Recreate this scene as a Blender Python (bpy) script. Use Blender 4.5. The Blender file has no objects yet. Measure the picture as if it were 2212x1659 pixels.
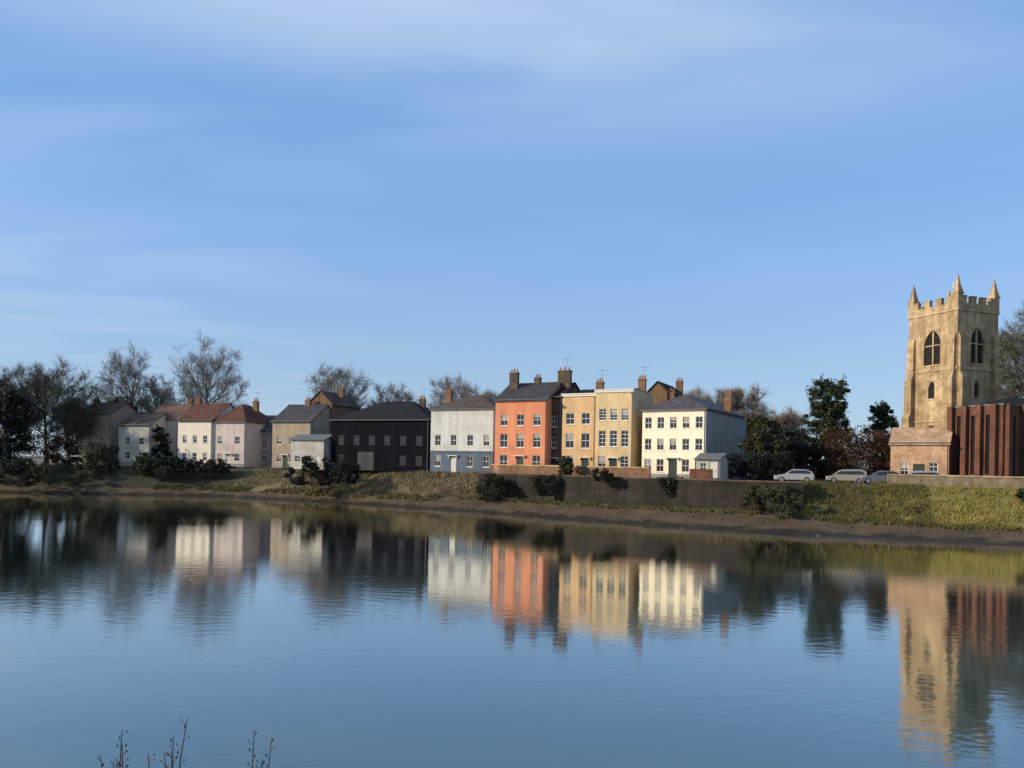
import bpy, math, random
from mathutils import Vector, Matrix
R = math.radians
S = bpy.context.scene
COL = S.collection
random.seed(7)

# ------------------------------------------------------------------ camera geometry
F, CX, CY, H, ROLL = 1598.0, 1106.0, 1000.0, 6.26, 0.018   # measured on a 2212 x 1659 view of the photograph
def uv(x, y):
    a, b = x - CX, CY - y
    return (a*math.cos(ROLL) - b*math.sin(ROLL))/F, (a*math.sin(ROLL) + b*math.cos(ROLL))/F
def at(x, y, D):
    u, v = uv(x, y); return Vector((u*D, D, H + v*D))
def gx(x, D, y=1010): return at(x, y, D).x
def gz(x, y, D): return at(x, y, D).z

# ------------------------------------------------------------------ mesh builder
class MB:
    def __init__(s): s.v = []; s.f = []; s.m = []; s.k = 0
    def face(s, pts):
        i = len(s.v); s.v.extend(tuple(p) for p in pts); s.f.append(tuple(range(i, i+len(pts)))); s.m.append(s.k)
    def box(s, x0, x1, y0, y1, z0, z1, M=None):
        c = [Vector(p) for p in ((x0,y0,z0),(x1,y0,z0),(x1,y1,z0),(x0,y1,z0),(x0,y0,z1),(x1,y0,z1),(x1,y1,z1),(x0,y1,z1))]
        if M is not None: c = [M @ p for p in c]
        i = len(s.v); s.v.extend(tuple(p) for p in c)
        for q in ((3,2,1,0),(4,5,6,7),(0,1,5,4),(1,2,6,5),(2,3,7,6),(3,0,4,7)):
            s.f.append(tuple(i+j for j in q)); s.m.append(s.k)
    def loft(s, rings, cap=True):
        i = len(s.v); n = len(rings[0])
        for r in rings: s.v.extend(tuple(p) for p in r)
        for a in range(len(rings)-1):
            for b in range(n):
                c = (b+1) % n
                s.f.append((i+a*n+b, i+a*n+c, i+(a+1)*n+c, i+(a+1)*n+b)); s.m.append(s.k)
        if cap:
            s.f.append(tuple(i+b for b in reversed(range(n)))); s.m.append(s.k)
            e = i+(len(rings)-1)*n
            s.f.append(tuple(e+b for b in range(n))); s.m.append(s.k)
    def tube(s, pts, rads, n=3, cap=False):
        rings = []
        for j, p in enumerate(pts):
            a = pts[max(0, j-1)]; b = pts[min(len(pts)-1, j+1)]
            t = (b-a); t = t.normalized() if t.length > 1e-9 else Vector((0,0,1))
            x = t.cross(Vector((0.31,0.95,0.1))); x.normalize(); y = t.cross(x)
            rings.append([p + (x*math.cos(2*math.pi*q/n) + y*math.sin(2*math.pi*q/n))*rads[j] for q in range(n)])
        s.loft(rings, cap)
    def cyl(s, c, ax, r, L, n=16, r2=None):
        c = Vector(c); ax = Vector(ax).normalized()
        s.tube([c, c+ax*L], [r, r if r2 is None else r2], n, True)
    def build(s, name, mat, parent=None, smooth=False):
        me = bpy.data.meshes.new(name); me.from_pydata(s.v, [], s.f)
        for m in (mat if isinstance(mat, (list, tuple)) else [mat]): me.materials.append(m)
        if any(s.m): me.polygons.foreach_set('material_index', s.m)
        if smooth: me.polygons.foreach_set('use_smooth', [True]*len(s.f))
        me.update()
        o = bpy.data.objects.new(name, me); COL.objects.link(o)
        if parent: o.parent = parent
        return o
def empty(name, loc, rz=0):
    o = bpy.data.objects.new(name, None); COL.objects.link(o)
    o.location = loc; o.rotation_euler = (0, 0, rz); o.empty_display_size = .5
    return o
def tag(o, label=None, cat=None, group=None, kind=None):
    if label: o['label'] = label
    if cat: o['category'] = cat
    if group: o['group'] = group
    if kind: o['kind'] = kind
    return o

# ------------------------------------------------------------------ materials
def mat(name, col, rough=.85, var=.25, scale=1.2, bump=0, bscale=8, spec=.3, col2=None, metal=0, coord='Object', stretch=None, detail=6):
    K = .82; col = tuple(c*K for c in col); col2 = tuple(c*K for c in col2) if col2 else None
    m = bpy.data.materials.new(name); m.use_nodes = True
    N, L = m.node_tree.nodes, m.node_tree.links
    b = N['Principled BSDF']
    b.inputs['Roughness'].default_value = rough; b.inputs['Specular IOR Level'].default_value = spec; b.inputs['Metallic'].default_value = metal
    tc = N.new('ShaderNodeTexCoord'); src = tc.outputs[coord]
    if stretch:
        mp = N.new('ShaderNodeMapping'); mp.inputs['Scale'].default_value = stretch; L.new(src, mp.inputs[0]); src = mp.outputs[0]
    nz = N.new('ShaderNodeTexNoise'); nz.inputs['Scale'].default_value = scale; nz.inputs['Detail'].default_value = detail; nz.inputs['Roughness'].default_value = .65
    L.new(src, nz.inputs['Vector'])
    rp = N.new('ShaderNodeValToRGB'); e = rp.color_ramp.elements
    e[0].position = .3; e[1].position = .7
    c2 = col2 or tuple(min(1, c*(1+var)) for c in col)
    c1 = col if col2 else tuple(c*(1-var) for c in col)
    e[0].color = (*c1, 1); e[1].color = (*c2, 1)
    L.new(nz.outputs['Fac'], rp.inputs[0]); L.new(rp.outputs[0], b.inputs['Base Color'])
    if bump:
        n2 = N.new('ShaderNodeTexNoise'); n2.inputs['Scale'].default_value = bscale; n2.inputs['Detail'].default_value = 4
        L.new(src, n2.inputs['Vector'])
        bp = N.new('ShaderNodeBump'); bp.inputs['Strength'].default_value = bump; bp.inputs['Distance'].default_value = .1
        L.new(n2.outputs['Fac'], bp.inputs['Height']); L.new(bp.outputs[0], b.inputs['Normal'])
    return m
def courses(m, size=.25, strength=.5, dark=.75, offset=True, width=.5):
    """Rows of tiles, bricks or stones with joints, mixed over the colour and bumped (object space, two horizontal axes summed)."""
    N, L = m.node_tree.nodes, m.node_tree.links; b = N['Principled BSDF']
    tc = N.new('ShaderNodeTexCoord'); sp = N.new('ShaderNodeSeparateXYZ'); L.new(tc.outputs['Object'], sp.inputs[0])
    ad = N.new('ShaderNodeMath'); ad.operation = 'ADD'; L.new(sp.outputs[0], ad.inputs[0]); L.new(sp.outputs[1], ad.inputs[1])
    cb = N.new('ShaderNodeCombineXYZ'); L.new(ad.outputs[0], cb.inputs[0]); L.new(sp.outputs[2], cb.inputs[1])
    br = N.new('ShaderNodeTexBrick'); br.inputs['Scale'].default_value = 1/size
    br.inputs['Mortar Size'].default_value = .03; br.inputs['Brick Width'].default_value = width*2.2; br.inputs['Row Height'].default_value = 1.0
    br.inputs['Color1'].default_value = (1,1,1,1); br.inputs['Color2'].default_value = (dark,dark,dark,1); br.inputs['Mortar'].default_value = (dark*.9,)*3+(1,)
    L.new(cb.outputs[0], br.inputs['Vector'])
    old = b.inputs['Base Color'].links[0].from_socket
    mx = N.new('ShaderNodeMix'); mx.data_type = 'RGBA'; mx.blend_type = 'MULTIPLY'; mx.inputs[0].default_value = strength
    L.new(old, mx.inputs[6]); L.new(br.outputs['Color'], mx.inputs[7]); L.new(mx.outputs[2], b.inputs['Base Color'])
    bp = N.new('ShaderNodeBump'); bp.inputs['Strength'].default_value = .4; bp.inputs['Distance'].default_value = .03
    L.new(br.outputs['Fac'], bp.inputs['Height']); bp.invert = True; L.new(bp.outputs[0], b.inputs['Normal'])
    return m
def weather(m, amt=.5, lo=.62, sc=(1.7,1.7,.16), blot=.5):
    """Rain streaks and blotchy wear multiplied over the colour."""
    N, L = m.node_tree.nodes, m.node_tree.links; b = N['Principled BSDF']
    tc = N.new('ShaderNodeTexCoord'); old = b.inputs['Base Color'].links[0].from_socket
    for k, (scl, f) in enumerate(((sc, amt), ((.45,.45,.6), blot), ((3.5,3.5,3.5), blot*.6))):
        mp = N.new('ShaderNodeMapping'); mp.inputs['Scale'].default_value = scl; mp.inputs['Location'].default_value = (k*7.3, 1.9*k, .6*k); L.new(tc.outputs['Object'], mp.inputs[0])
        nz = N.new('ShaderNodeTexNoise'); nz.inputs['Scale'].default_value = 1.0; nz.inputs['Detail'].default_value = 7; nz.inputs['Roughness'].default_value = .62; L.new(mp.outputs[0], nz.inputs['Vector'])
        mr = N.new('ShaderNodeMapRange'); mr.inputs[1].default_value = .36; mr.inputs[2].default_value = .62; mr.inputs[3].default_value = lo; mr.inputs[4].default_value = 1.06; L.new(nz.outputs['Fac'], mr.inputs[0])
        cb = N.new('ShaderNodeCombineColor'); L.new(mr.outputs[0], cb.inputs[0])
        mg = N.new('ShaderNodeMath'); mg.operation = 'POWER'; mg.inputs[1].default_value = 1.12; L.new(mr.outputs[0], mg.inputs[0]); L.new(mg.outputs[0], cb.inputs[1])
        mb_ = N.new('ShaderNodeMath'); mb_.operation = 'POWER'; mb_.inputs[1].default_value = 1.3; L.new(mr.outputs[0], mb_.inputs[0]); L.new(mb_.outputs[0], cb.inputs[2])
        mx = N.new('ShaderNodeMix'); mx.data_type = 'RGBA'; mx.blend_type = 'MULTIPLY'; mx.inputs[0].default_value = f; L.new(old, mx.inputs[6]); L.new(cb.outputs[0], mx.inputs[7]); old = mx.outputs[2]
    L.new(old, b.inputs['Base Color']); return m
M = {}
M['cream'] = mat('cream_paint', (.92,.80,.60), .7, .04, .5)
M['white'] = mat('white_paint', (.80,.73,.60), .7, .08, .5)
M['offwhite'] = mat('off_white_render', (.50,.48,.43), .8, .14, .5)
M['coolwhite'] = mat('cool_white_render', (.62,.62,.59), .75, .1, .5)
M['pinkwhite'] = mat('pink_white_render', (.66,.56,.52), .8, .12, .5)
M['trim'] = mat('white_trim', (.72,.70,.64), .5, .06, 2)
M['orange'] = mat('coral_render', (.72,.275,.145), .75, .10, .5)
M['orange_brick'] = courses(mat('orange_buff_brick', (.70,.45,.29), .9, .2, 1.5), .09, .5, .75)
M['tan'] = mat('tan_ochre_render', (.70,.46,.24), .75, .10, .5)
M['yellow'] = mat('pale_yellow_render', (.72,.54,.30), .75, .10, .5)
M['beige'] = mat('beige_render', (.40,.32,.235), .8, .15, .6)
M['brown_render'] = mat('brown_render', (.36,.29,.22), .85, .2, .6)
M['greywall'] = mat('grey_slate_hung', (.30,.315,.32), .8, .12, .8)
M['greyrender'] = mat('grey_render', (.30,.29,.28), .8, .12, .8)
M['blue'] = mat('slate_blue_paint', (.080,.122,.175), .6, .10, .8)
M['navy'] = mat('navy_black_boards', (.010,.010,.017), .95, .3, 1, spec=.08, stretch=(6,6,.5))
M['brick'] = courses(mat('brown_brick', (.28,.165,.10), .9, .25, 1.5), .09, .5, .7)
M['redbrick'] = courses(mat('red_brick', (.185,.08,.052), .9, .22, 1.2), .09, .5, .7)
M['darkbrick'] = courses(mat('dark_stock_brick', (.15,.115,.085), .95, .35, .9, col2=None), .09, .5, .65)
M['slate'] = courses(mat('slate_roof', (.075,.072,.08), .7, .25, 1.5), .25, .6, .7)
M['slate_dark'] = courses(mat('dark_slate_roof', (.014,.014,.018), .95, .3, 1.5), .25, .6, .7)
M['redtile'] = courses(mat('dark_red_tiles', (.16,.062,.045), .85, .3, 1.2), .25, .6, .65)
M['pinktile'] = courses(mat('faded_red_tiles', (.22,.125,.105), .85, .25, 1.2), .25, .6, .7)
M['browntile'] = courses(mat('brown_tiles', (.13,.095,.08), .85, .25, 1.2), .25, .6, .7)
M['orangetile'] = courses(mat('orange_tiles', (.60,.40,.26), .85, .2, 1.2), .25, .5, .7)
M['purpletile'] = courses(mat('purple_slates', (.12,.10,.12), .75, .25, 1.2), .25, .6, .7)
M['pot'] = mat('terracotta_pot', (.32,.15,.08), .85, .2, 3)
M['lead'] = mat('lead_sheet', (.14,.145,.155), .55, .15, 2)
M['stone'] = courses(mat('pale_ragstone', (.58,.43,.26), .92, .24, 1.1, col2=None), .38, .45, .72)
M['stone_trim'] = mat('dressed_stone', (.62,.48,.30), .9, .18, 1.5)
M['wallstone'] = courses(mat('tan_wall_stone', (.36,.28,.19), .95, .3, 1.5), .22, .5, .65)
M['riverstone'] = courses(mat('wet_river_wall_stone', (.022,.020,.015), .8, .5, .55, bump=.6, bscale=3, col2=(.062,.050,.040), stretch=(1,1,.3), detail=8), .45, .85, .5)
M['glass'] = mat('window_glass', (.018,.021,.025), .06, .3, .3, spec=.6)
M['blind'] = mat('pale_window_blind', (.34,.32,.28), .8, .1, 2)
M['louvre'] = mat('dark_louvres', (.03,.028,.027), .8, .3, 3)
M['door_dark'] = mat('dark_green_door', (.03,.05,.04), .4, .1, 2)
M['door_white'] = mat('white_door', (.6,.58,.54), .5, .08, 2)
M['boarddoor'] = mat('blue_black_boarded_door', (.045,.047,.06), .6, .15, 2, stretch=(6,6,.5))
M['brass'] = mat('brass', (.5,.36,.12), .3, .1, 5, metal=1)
M['bark'] = mat('grey_brown_bark', (.175,.162,.145), .95, .3, 3)
M['bark_olive'] = mat('olive_bark', (.095,.088,.06), .95, .3, 3)
M['bark_red'] = mat('reddish_bark', (.165,.14,.128), .95, .3, 3)
M['leaf_dark'] = mat('dark_evergreen_leaf', (.010,.018,.008), .6, .4, 1.6, col2=(.046,.058,.020))
M['leaf_black'] = mat('blackish_leaf', (.007,.010,.009), .6, .4, 1.6, col2=(.026,.029,.021))
M['leaf_olive'] = mat('olive_leaf', (.022,.026,.009), .6, .4, 1.6, col2=(.082,.076,.026))
M['leaf_green'] = mat('mid_green_leaf', (.020,.036,.012), .6, .4, .9, col2=(.042,.060,.02))
M['leaf_brown'] = mat('brown_dry_leaf', (.042,.021,.011), .8, .4, .9, col2=(.10,.048,.024))
M['ivy'] = mat('ivy_leaf', (.014,.018,.010), .5, .4, 1.2, col2=(.036,.036,.017))
M['mud'] = mat('wet_mud', (.030,.024,.017), .75, .35, .35, bump=.6, bscale=2.5, spec=.22, col2=(.068,.052,.036), detail=9)
def tide(m):
    N, L = m.node_tree.nodes, m.node_tree.links; b = N['Principled BSDF']; tc = N.new('ShaderNodeTexCoord'); sp = N.new('ShaderNodeSeparateXYZ'); L.new(tc.outputs['Object'], sp.inputs[0])
    nz = N.new('ShaderNodeTexNoise'); nz.inputs['Scale'].default_value = .6; nz.inputs['Detail'].default_value = 6; L.new(tc.outputs['Object'], nz.inputs['Vector'])
    ad = N.new('ShaderNodeMath'); ad.operation = 'MULTIPLY_ADD'; L.new(nz.outputs['Fac'], ad.inputs[0]); ad.inputs[1].default_value = 1.1; L.new(sp.outputs[2], ad.inputs[2])
    rp = N.new('ShaderNodeValToRGB'); e = rp.color_ramp.elements; L.new(ad.outputs[0], rp.inputs[0])
    e[0].position = .45; e[0].color = (.42,.42,.44,1); e[1].position = 1.0; e[1].color = (1.9,1.75,1.5,1)
    q = e.new(.72); q.color = (.75,.74,.72,1); q = e.new(.80); q.color = (.45,.46,.42,1); q = e.new(.86); q.color = (1.25,1.15,1.0,1)
    old = b.inputs['Base Color'].links[0].from_socket; mx = N.new('ShaderNodeMix'); mx.data_type = 'RGBA'; mx.blend_type = 'MULTIPLY'; mx.inputs[0].default_value = 1; L.new(old, mx.inputs[6]); L.new(rp.outputs[0], mx.inputs[7]); L.new(mx.outputs[2], b.inputs['Base Color'])
    mr = N.new('ShaderNodeMapRange'); mr.inputs[1].default_value = .4; mr.inputs[2].default_value = 1.1; mr.inputs[3].default_value = .45; mr.inputs[4].default_value = .95; L.new(ad.outputs[0], mr.inputs[0]); L.new(mr.outputs[0], b.inputs['Roughness'])
tide(M['mud'])
M['grass'] = mat('grass', (.11,.095,.024), .95, .3, 1.1, bump=.5, bscale=9, col2=(.25,.20,.045))
M['olivegrass'] = mat('olive_rough_grass', (.055,.052,.018), .95, .3, .5, bump=.5, bscale=9, col2=(.105,.092,.032))
M['drygrass'] = mat('dry_grass_earth', (.085,.066,.038), .95, .3, .45, bump=.6, bscale=6, col2=(.15,.115,.065))
M['earth'] = mat('dark_bank_earth', (.030,.030,.018), .95, .35, .4, bump=.6, bscale=5, col2=(.055,.052,.028))
M['lawn'] = mat('pale_lawn', (.10,.088,.045), .95, .25, .4, bump=.4, bscale=9, col2=(.17,.15,.075))
M['paving'] = mat('worn_paving', (.17,.15,.125), .9, .2, .8, bump=.2, bscale=6)
M['blade'] = mat('grass_blade', (.17,.15,.036), .8, .3, .8, col2=(.34,.275,.075))
M['oliveblade'] = mat('olive_blade', (.07,.068,.022), .85, .3, .8, col2=(.16,.135,.042))
M['dryblade'] = mat('dry_blade', (.15,.12,.065), .85, .3, .8, col2=(.26,.21,.11))
M['stalk'] = mat('dead_stalk', (.075,.062,.05), .9, .3, 8)
M['rock'] = mat('shore_stone', (.05,.042,.034), .8, .4, 2, col2=(.11,.09,.072))
M['tyre'] = mat('tyre_rubber', (.012,.012,.012), .9, .2, 5)
M['rim'] = mat('alloy_rim', (.45,.45,.46), .35, .1, 5, metal=.8)
M['lamp_clear'] = mat('headlamp_lens', (.6,.6,.6), .15, .1, 5, spec=.7)
M['lamp_red'] = mat('tail_lamp_lens', (.35,.015,.012), .2, .1, 5, spec=.6)
M['silver'] = mat('silver_car_paint', (.36,.36,.37), .3, .04, .5, spec=.6, metal=.2)
M['carwhite'] = mat('white_car_paint', (.62,.60,.57), .3, .04, .5, spec=.6)
M['carbeige'] = mat('beige_car_paint', (.30,.27,.23), .35, .04, .5, spec=.5, metal=.1)
M['cargrey'] = mat('grey_car_paint', (.13,.135,.15), .3, .04, .5, spec=.6, metal=.2)
M['carblack'] = mat('black_car_paint', (.025,.025,.03), .25, .04, .5, spec=.6)

for k_ in ('offwhite','pinkwhite','coolwhite','orange','tan','yellow','beige','brown_render','greyrender','greywall','blue'): weather(M[k_], .45, .66, blot=.32)
for k_ in ('cream','white'): weather(M[k_], .3, .78, blot=.2)
for k_ in ('slate','slate_dark','redtile','pinktile','browntile','orangetile','purpletile'): weather(M[k_], .5, .5, (1.2,1.2,.5), .6)
for k_ in ('stone','stone_trim'): weather(M[k_], .65, .45, (1.1,1.1,.14), .6)
for k_ in ('brick','redbrick','darkbrick','orange_brick','wallstone'): weather(M[k_], .5, .5, (1.4,1.4,.25), .5)
weather(M['riverstone'], .9, .35, (.5,.5,.09), .8)
weather(M['navy'], .6, .5); weather(M['boarddoor'], .5, .6)

# ------------------------------------------------------------------ buildings
def facade(mb, O, U, I, W, Hh, holes, depth=.14):
    """Wall plane from O along U (W wide) and z (Hh high), with openings that have reveals going inward along I."""
    xs = sorted({0, W, *[a for h in holes for a in h[:2]]}); zs = sorted({0, Hh, *[a for h in holes for a in h[2:4]]})
    P = lambda u, z, i=0: O + U*u + I*i + Vector((0,0,z))
    for a, b in zip(xs, xs[1:]):
        for c, d in zip(zs, zs[1:]):
            mx, mz = (a+b)/2, (c+d)/2
            if any(h[0] < mx < h[1] and h[2] < mz < h[3] for h in holes): continue
            mb.face((P(a,c), P(b,c), P(b,d), P(a,d)))
    for h in holes:
        a, b, c, d = h[:4]
        mb.face((P(a,c), P(a,c,depth), P(b,c,depth), P(b,c))); mb.face((P(a,d), P(b,d), P(b,d,depth), P(a,d,depth)))
        mb.face((P(a,c), P(a,d), P(a,d,depth), P(a,c,depth))); mb.face((P(b,c), P(b,c,depth), P(b,d,depth), P(b,d)))
def frame_m(O, U, I):
    m = Matrix.Identity(4)
    for r in range(3): m[r][0] = U[r]; m[r][1] = I[r]; m[r][2] = (0,0,1)[r]; m[r][3] = O[r]
    return m
WR = random.Random(5)
def add_window(parent, FM, h, framem, bars=(2, 2), sill=None, depth=.14):
    a, b, c, d = h[:4]
    mb = MB(); t = .07; y0, y1 = depth-.07, depth-.02
    mb.box(a, a+t, y0, y1, c, d, FM); mb.box(b-t, b, y0, y1, c, d, FM)
    mb.box(a+t, b-t, y0, y1, c, c+t, FM); mb.box(a+t, b-t, y0, y1, d-t, d, FM)
    nx, nz = bars
    for i in range(1, nx):
        x = a+(b-a)*i/nx; mb.box(x-.018, x+.018, y0+.01, y1-.006, c+t, d-t, FM)
    for i in range(1, nz):
        z = c+(d-c)*i/nz; mb.box(a+t, b-t, y0+.004, y1-.003, z-.03, z+.03, FM)
    w = mb.build('window', framem, parent)
    g = MB(); g.box(a+.01, b-.01, y1+.001, y1+.012, c+.01, d-.01, FM); g.build('pane', M['glass'], w)
    if WR.random() < .4 and sill:
        q = WR.uniform(.25,.6); k = MB(); k.box(a+t+.01, b-t-.01, y1-.004, y1-.001, d-t-(d-c)*q, d-t-.01, FM); k.build('blind', M['blind'], w)
    if sill:
        s = MB(); s.box(a-.08, b+.08, -.07, depth-.08, c-.09, c-.003, FM); s.build('sill', sill, w)
    return w
def add_door(parent, FM, h, m, depth=.14):
    a, b, c, d = h[:4]
    mb = MB(); mb.box(a, b, depth-.06, depth-.01, c, d, FM)
    for i in range(2):
        for j in range(2):
            x0 = a+.1+(b-a-.1)*i/2; z0 = c+.15+(d-c-.2)*j/2
            mb.box(x0, x0+(b-a-.3)/2, depth-.075, depth-.06, z0, z0+(d-c-.5)/2, FM)
    dr = mb.build('door', m, parent)
    k = MB(); k.box(b-.16, b-.1, depth-.11, depth-.075, c+.95, c+1.1, FM); k.build('handle', M['brass'], dr)
def chimney(roof, x, y, z0, z1, w=1.0, d=.55, m='brick', pots=3):
    mb = MB(); mb.box(x-w/2, x+w/2, y-d/2, y+d/2, z0, z1-.2)
    mb.box(x-w/2-.06, x+w/2+.06, y-d/2-.06, y+d/2+.06, z1-.2, z1)
    mb.k = 1
    for i in range(pots):
        px = x-w/2+w*(i+.5)/pots
        mb.tube([Vector((px,y,z1-.01)), Vector((px,y,z1+.3+.1*(i%2))), Vector((px,y,z1+.45+.1*(i%2)))], [.13,.10,.12], 8, True)
    return mb.build('chimney', [M[m], M['pot']], roof)
def roof_mesh(kind, w, d, h, rh, ov=.3, th=.16):
    mb = MB(); V = Vector
    if kind == 'gable_x':
        for s in (0, 1):
            ye = -ov if s == 0 else d+ov; drop = ov*rh/(d/2)
            ring = lambda x: [V((x,ye,h-drop)), V((x,d/2,h+rh)), V((x,d/2,h+rh+th)), V((x,ye,h-drop+th))]
            a, b = ring(-ov*.6), ring(w+ov*.6)
            mb.loft([a, b] if s == 0 else [b, a])
    elif kind == 'gable_y':
        for s in (0, 1):
            xe = -ov if s == 0 else w+ov; drop = ov*rh/(w/2)
            ring = lambda y: [V((xe,y,h-drop)), V((w/2,y,h+rh)), V((w/2,y,h+rh+th)), V((xe,y,h-drop+th))]
            a, b = ring(-ov*.6), ring(d+ov*.6)
            mb.loft([b, a] if s == 0 else [a, b])
    elif kind == 'hip':
        e = min(w, d)/2; x0, x1, y0, y1 = -ov, w+ov, -ov, d+ov
        lo = [V((x0,y0,h)), V((x1,y0,h)), V((x1,y1,h)), V((x0,y1,h))]; up = [p+V((0,0,th)) for p in lo]
        if w >= d: r = [V((e,d/2,h+rh)), V((w-e+.01,d/2,h+rh))]; fs = [(up[0],up[1],r[1],r[0]), (up[1],up[2],r[1]), (up[2],up[3],r[0],r[1]), (up[3],up[0],r[0])]
        else: r = [V((w/2,e,h+rh)), V((w/2,d-e+.01,h+rh))]; fs = [(up[0],up[1],r[0]), (up[1],up[2],r[1],r[0]), (up[2],up[3],r[1]), (up[3],up[0],r[0],r[1])]
        for f in fs: mb.face(f)
        mb.face(tuple(reversed(lo)))
        for i in range(4): mb.face((lo[i], lo[(i+1)%4], up[(i+1)%4], up[i]))
    elif kind == 'parapet':
        mb.box(.25, w-.25, .25, d-.25, h-.75, h-.6)
        q = [V((.5,.5,h-.6)), V((w-.5,.5,h-.6)), V((w-.5,d-.5,h-.6)), V((.5,d-.5,h-.6))]; r = [V((.8,d/2,h-.6+rh)), V((w-.8,d/2,h-.6+rh))]
        mb.face((q[0],q[1],r[1],r[0])); mb.face((q[2],q[3],r[0],r[1])); mb.face((q[1],q[2],r[1])); mb.face((q[3],q[0],r[0]))
    return mb
def solve_w(Pl, xr, yaw):
    k = uv(xr, 960)[0]; c, s = math.cos(yaw), math.sin(yaw)
    return (k*Pl.y - Pl.x)/(c + k*s)
def house(name, label, xl, xr, D, ytop, yaw, depth, wallm, roofm, kind, rh, wins=(), door=None, side_wins=(), left_wins=(),
          cat='house', group=None, chim=(), trim='trim', sill='trim', bars=(2,2), base=4.7, doorm='door_dark', gf=None, sidem=None, ov=.3, cornice=False):
    """xl..xr: the front in the photograph; ytop: its eaves. wins: fractions (x centre, width m, z0 m, z1 m)."""
    yaw = R(yaw); P = at(xl, 960, D); w = solve_w(P, xr, yaw); h = gz((xl+xr)/2, ytop, D - w*math.sin(yaw)/2) - base
    root = tag(empty(name, (P.x, P.y, base), -yaw), label, cat, group)
    X, Y = Vector((1,0,0)), Vector((0,1,0)); O = Vector((0,0,0))
    rect = lambda q, W: (q[0]*W-q[1]/2, q[0]*W+q[1]/2, q[2], min(q[3], h-.15))
    fw = [rect(q, w) for q in wins]; sw = [rect(q, depth) for q in side_wins]; lw = [rect(q, depth) for q in left_wins]
    dr = [rect(q, w) for q in (door or [])]
    mb = MB(); sb = MB() if sidem else mb
    if gf:
        z = gf[1]
        up = [(a, b, c-z, d-z) for a, b, c, d in fw if c >= z]; lo = [q for q in fw+dr if q[2] < z]
        facade(mb, O+Vector((0,0,z)), X, Y, w, h-z, up)
        g = MB(); facade(g, O, X, Y, w, z-.003, lo); g.box(-.03, w+.03, -.1, -.004, z-.12, z+.06)
        g.build('ground_floor_front', M[gf[0]], root)
    else: facade(mb, O, X, Y, w, h, fw+dr)
    facade(sb, Vector((w,0,0)), Y, -X, depth, h, sw)
    facade(mb, Vector((0,depth,0)), -Y, X, depth, h, [(depth-b, depth-a, c, d) for a, b, c, d in lw])
    facade(mb, Vector((w,depth,0)), -X, -Y, w, h, [])
    if kind == 'gable_x':
        sb.face((Vector((w,0,h)), Vector((w,depth,h)), Vector((w,depth/2,h+rh)))); mb.face((Vector((0,depth,h)), Vector((0,0,h)), Vector((0,depth/2,h+rh))))
    if kind == 'gable_y':
        mb.face((Vector((0,0,h)), Vector((w,0,h)), Vector((w/2,0,h+rh)))); mb.face((Vector((w,depth,h)), Vector((0,depth,h)), Vector((w/2,depth,h+rh))))
    if kind == 'parapet':
        mb.box(-.004, w+.004, -.002, .25, h+.001, h+.1); mb.box(w-.25, w+.004, .25, depth, h+.001, h+.1); mb.box(-.004, .25, .25, depth, h+.001, h+.1)
        # inner faces of the parapet
        mb.face((Vector((.25,.25,h)), Vector((w-.25,.25,h)), Vector((w-.25,.25,h-.7)), Vector((.25,.25,h-.7))))
    mb.build('wall', M[wallm], root)
    if sidem: sb.build('side_wall', M[sidem], root)
    if cornice:
        c = MB(); c.box(-.08, w+.08, -.16, -.003, h-.32, h-.08); c.box(-.12, w+.12, -.24, -.003, h-.08, h+.06); c.build('cornice', M[trim], root)
    rm = roof_mesh(kind, w, depth, h, rh, ov)
    if kind == 'gable_x': rm.tube([Vector((-ov*.6+w*q_/8*(1+2*ov*.6/w), depth/2, h+rh+.14-.05*math.sin(math.pi*q_/8))) for q_ in range(9)], [.13]*9, 6, True)
    rf = rm.build('roof', M[roofm], root)
    if WR.random() < .6 and chim:
        q = chim[0]; ae = MB(); ax_, ay_, az_ = q[0]*w+.3, q[1]*depth, h+q[2]; ae.tube([Vector((ax_,ay_,az_-.6)), Vector((ax_,ay_,az_+1.7))], [.025,.02], 5, True)
        ae.tube([Vector((ax_-.6,ay_-.2,az_+1.6)), Vector((ax_+.6,ay_+.2,az_+1.6))], [.018,.018], 4, True)
        for k_ in range(5): e_ = Vector((ax_-.5+k_*.25, ay_-.17+k_*.085, az_+1.6)); ae.tube([e_-Vector((-.06,.22,0)), e_+Vector((-.06,.22,0))], [.012,.012], 3, True)
        ae.build('aerial', M['lead'], rf)
    if kind in ('gable_x', 'hip'):
        g = MB(); g.tube([Vector((-.2,-ov-.06,h+.02)), Vector((w+.2,-ov-.06,h+.02))], [.07,.07], 6, True)
        g.tube([Vector((w-.15,-.06,h)), Vector((w-.15,-.06,.1))], [.045,.045], 6, True); g.build('gutter', M['lead'], root)
    if kind == 'parapet':
        g = MB(); g.tube([Vector((w-.12,-.09,h-.5)), Vector((w-.12,-.09,.1))], [.05,.05], 6, True); g.box(w-.26,w+.0,-.2,-.003,h-.62,h-.45); g.build('downpipe', M['lead'], root)
    if cat == 'house' and not gf:
        g = MB(); segs = [0]+[v for q in sorted(dr) for v in (q[0]-.02, q[1]+.02)]+[w]
        for a_, b_ in zip(segs[::2], segs[1::2]): g.box(a_, b_, -.035, -.002, 0, .55)
        g.build('plinth', M['greyrender'], root)
    for q in dr:
        if cat == 'house': g = MB(); g.box(q[0]-.3, q[1]+.3, -.42, -.004, q[3]+.12, q[3]+.22); g.box(q[0]-.2, q[0]-.1, -.3, -.004, q[3]-.15, q[3]+.118); g.box(q[1]+.1, q[1]+.2, -.3, -.004, q[3]-.15, q[3]+.118); g.build('door_canopy', M[trim], root)
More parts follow.
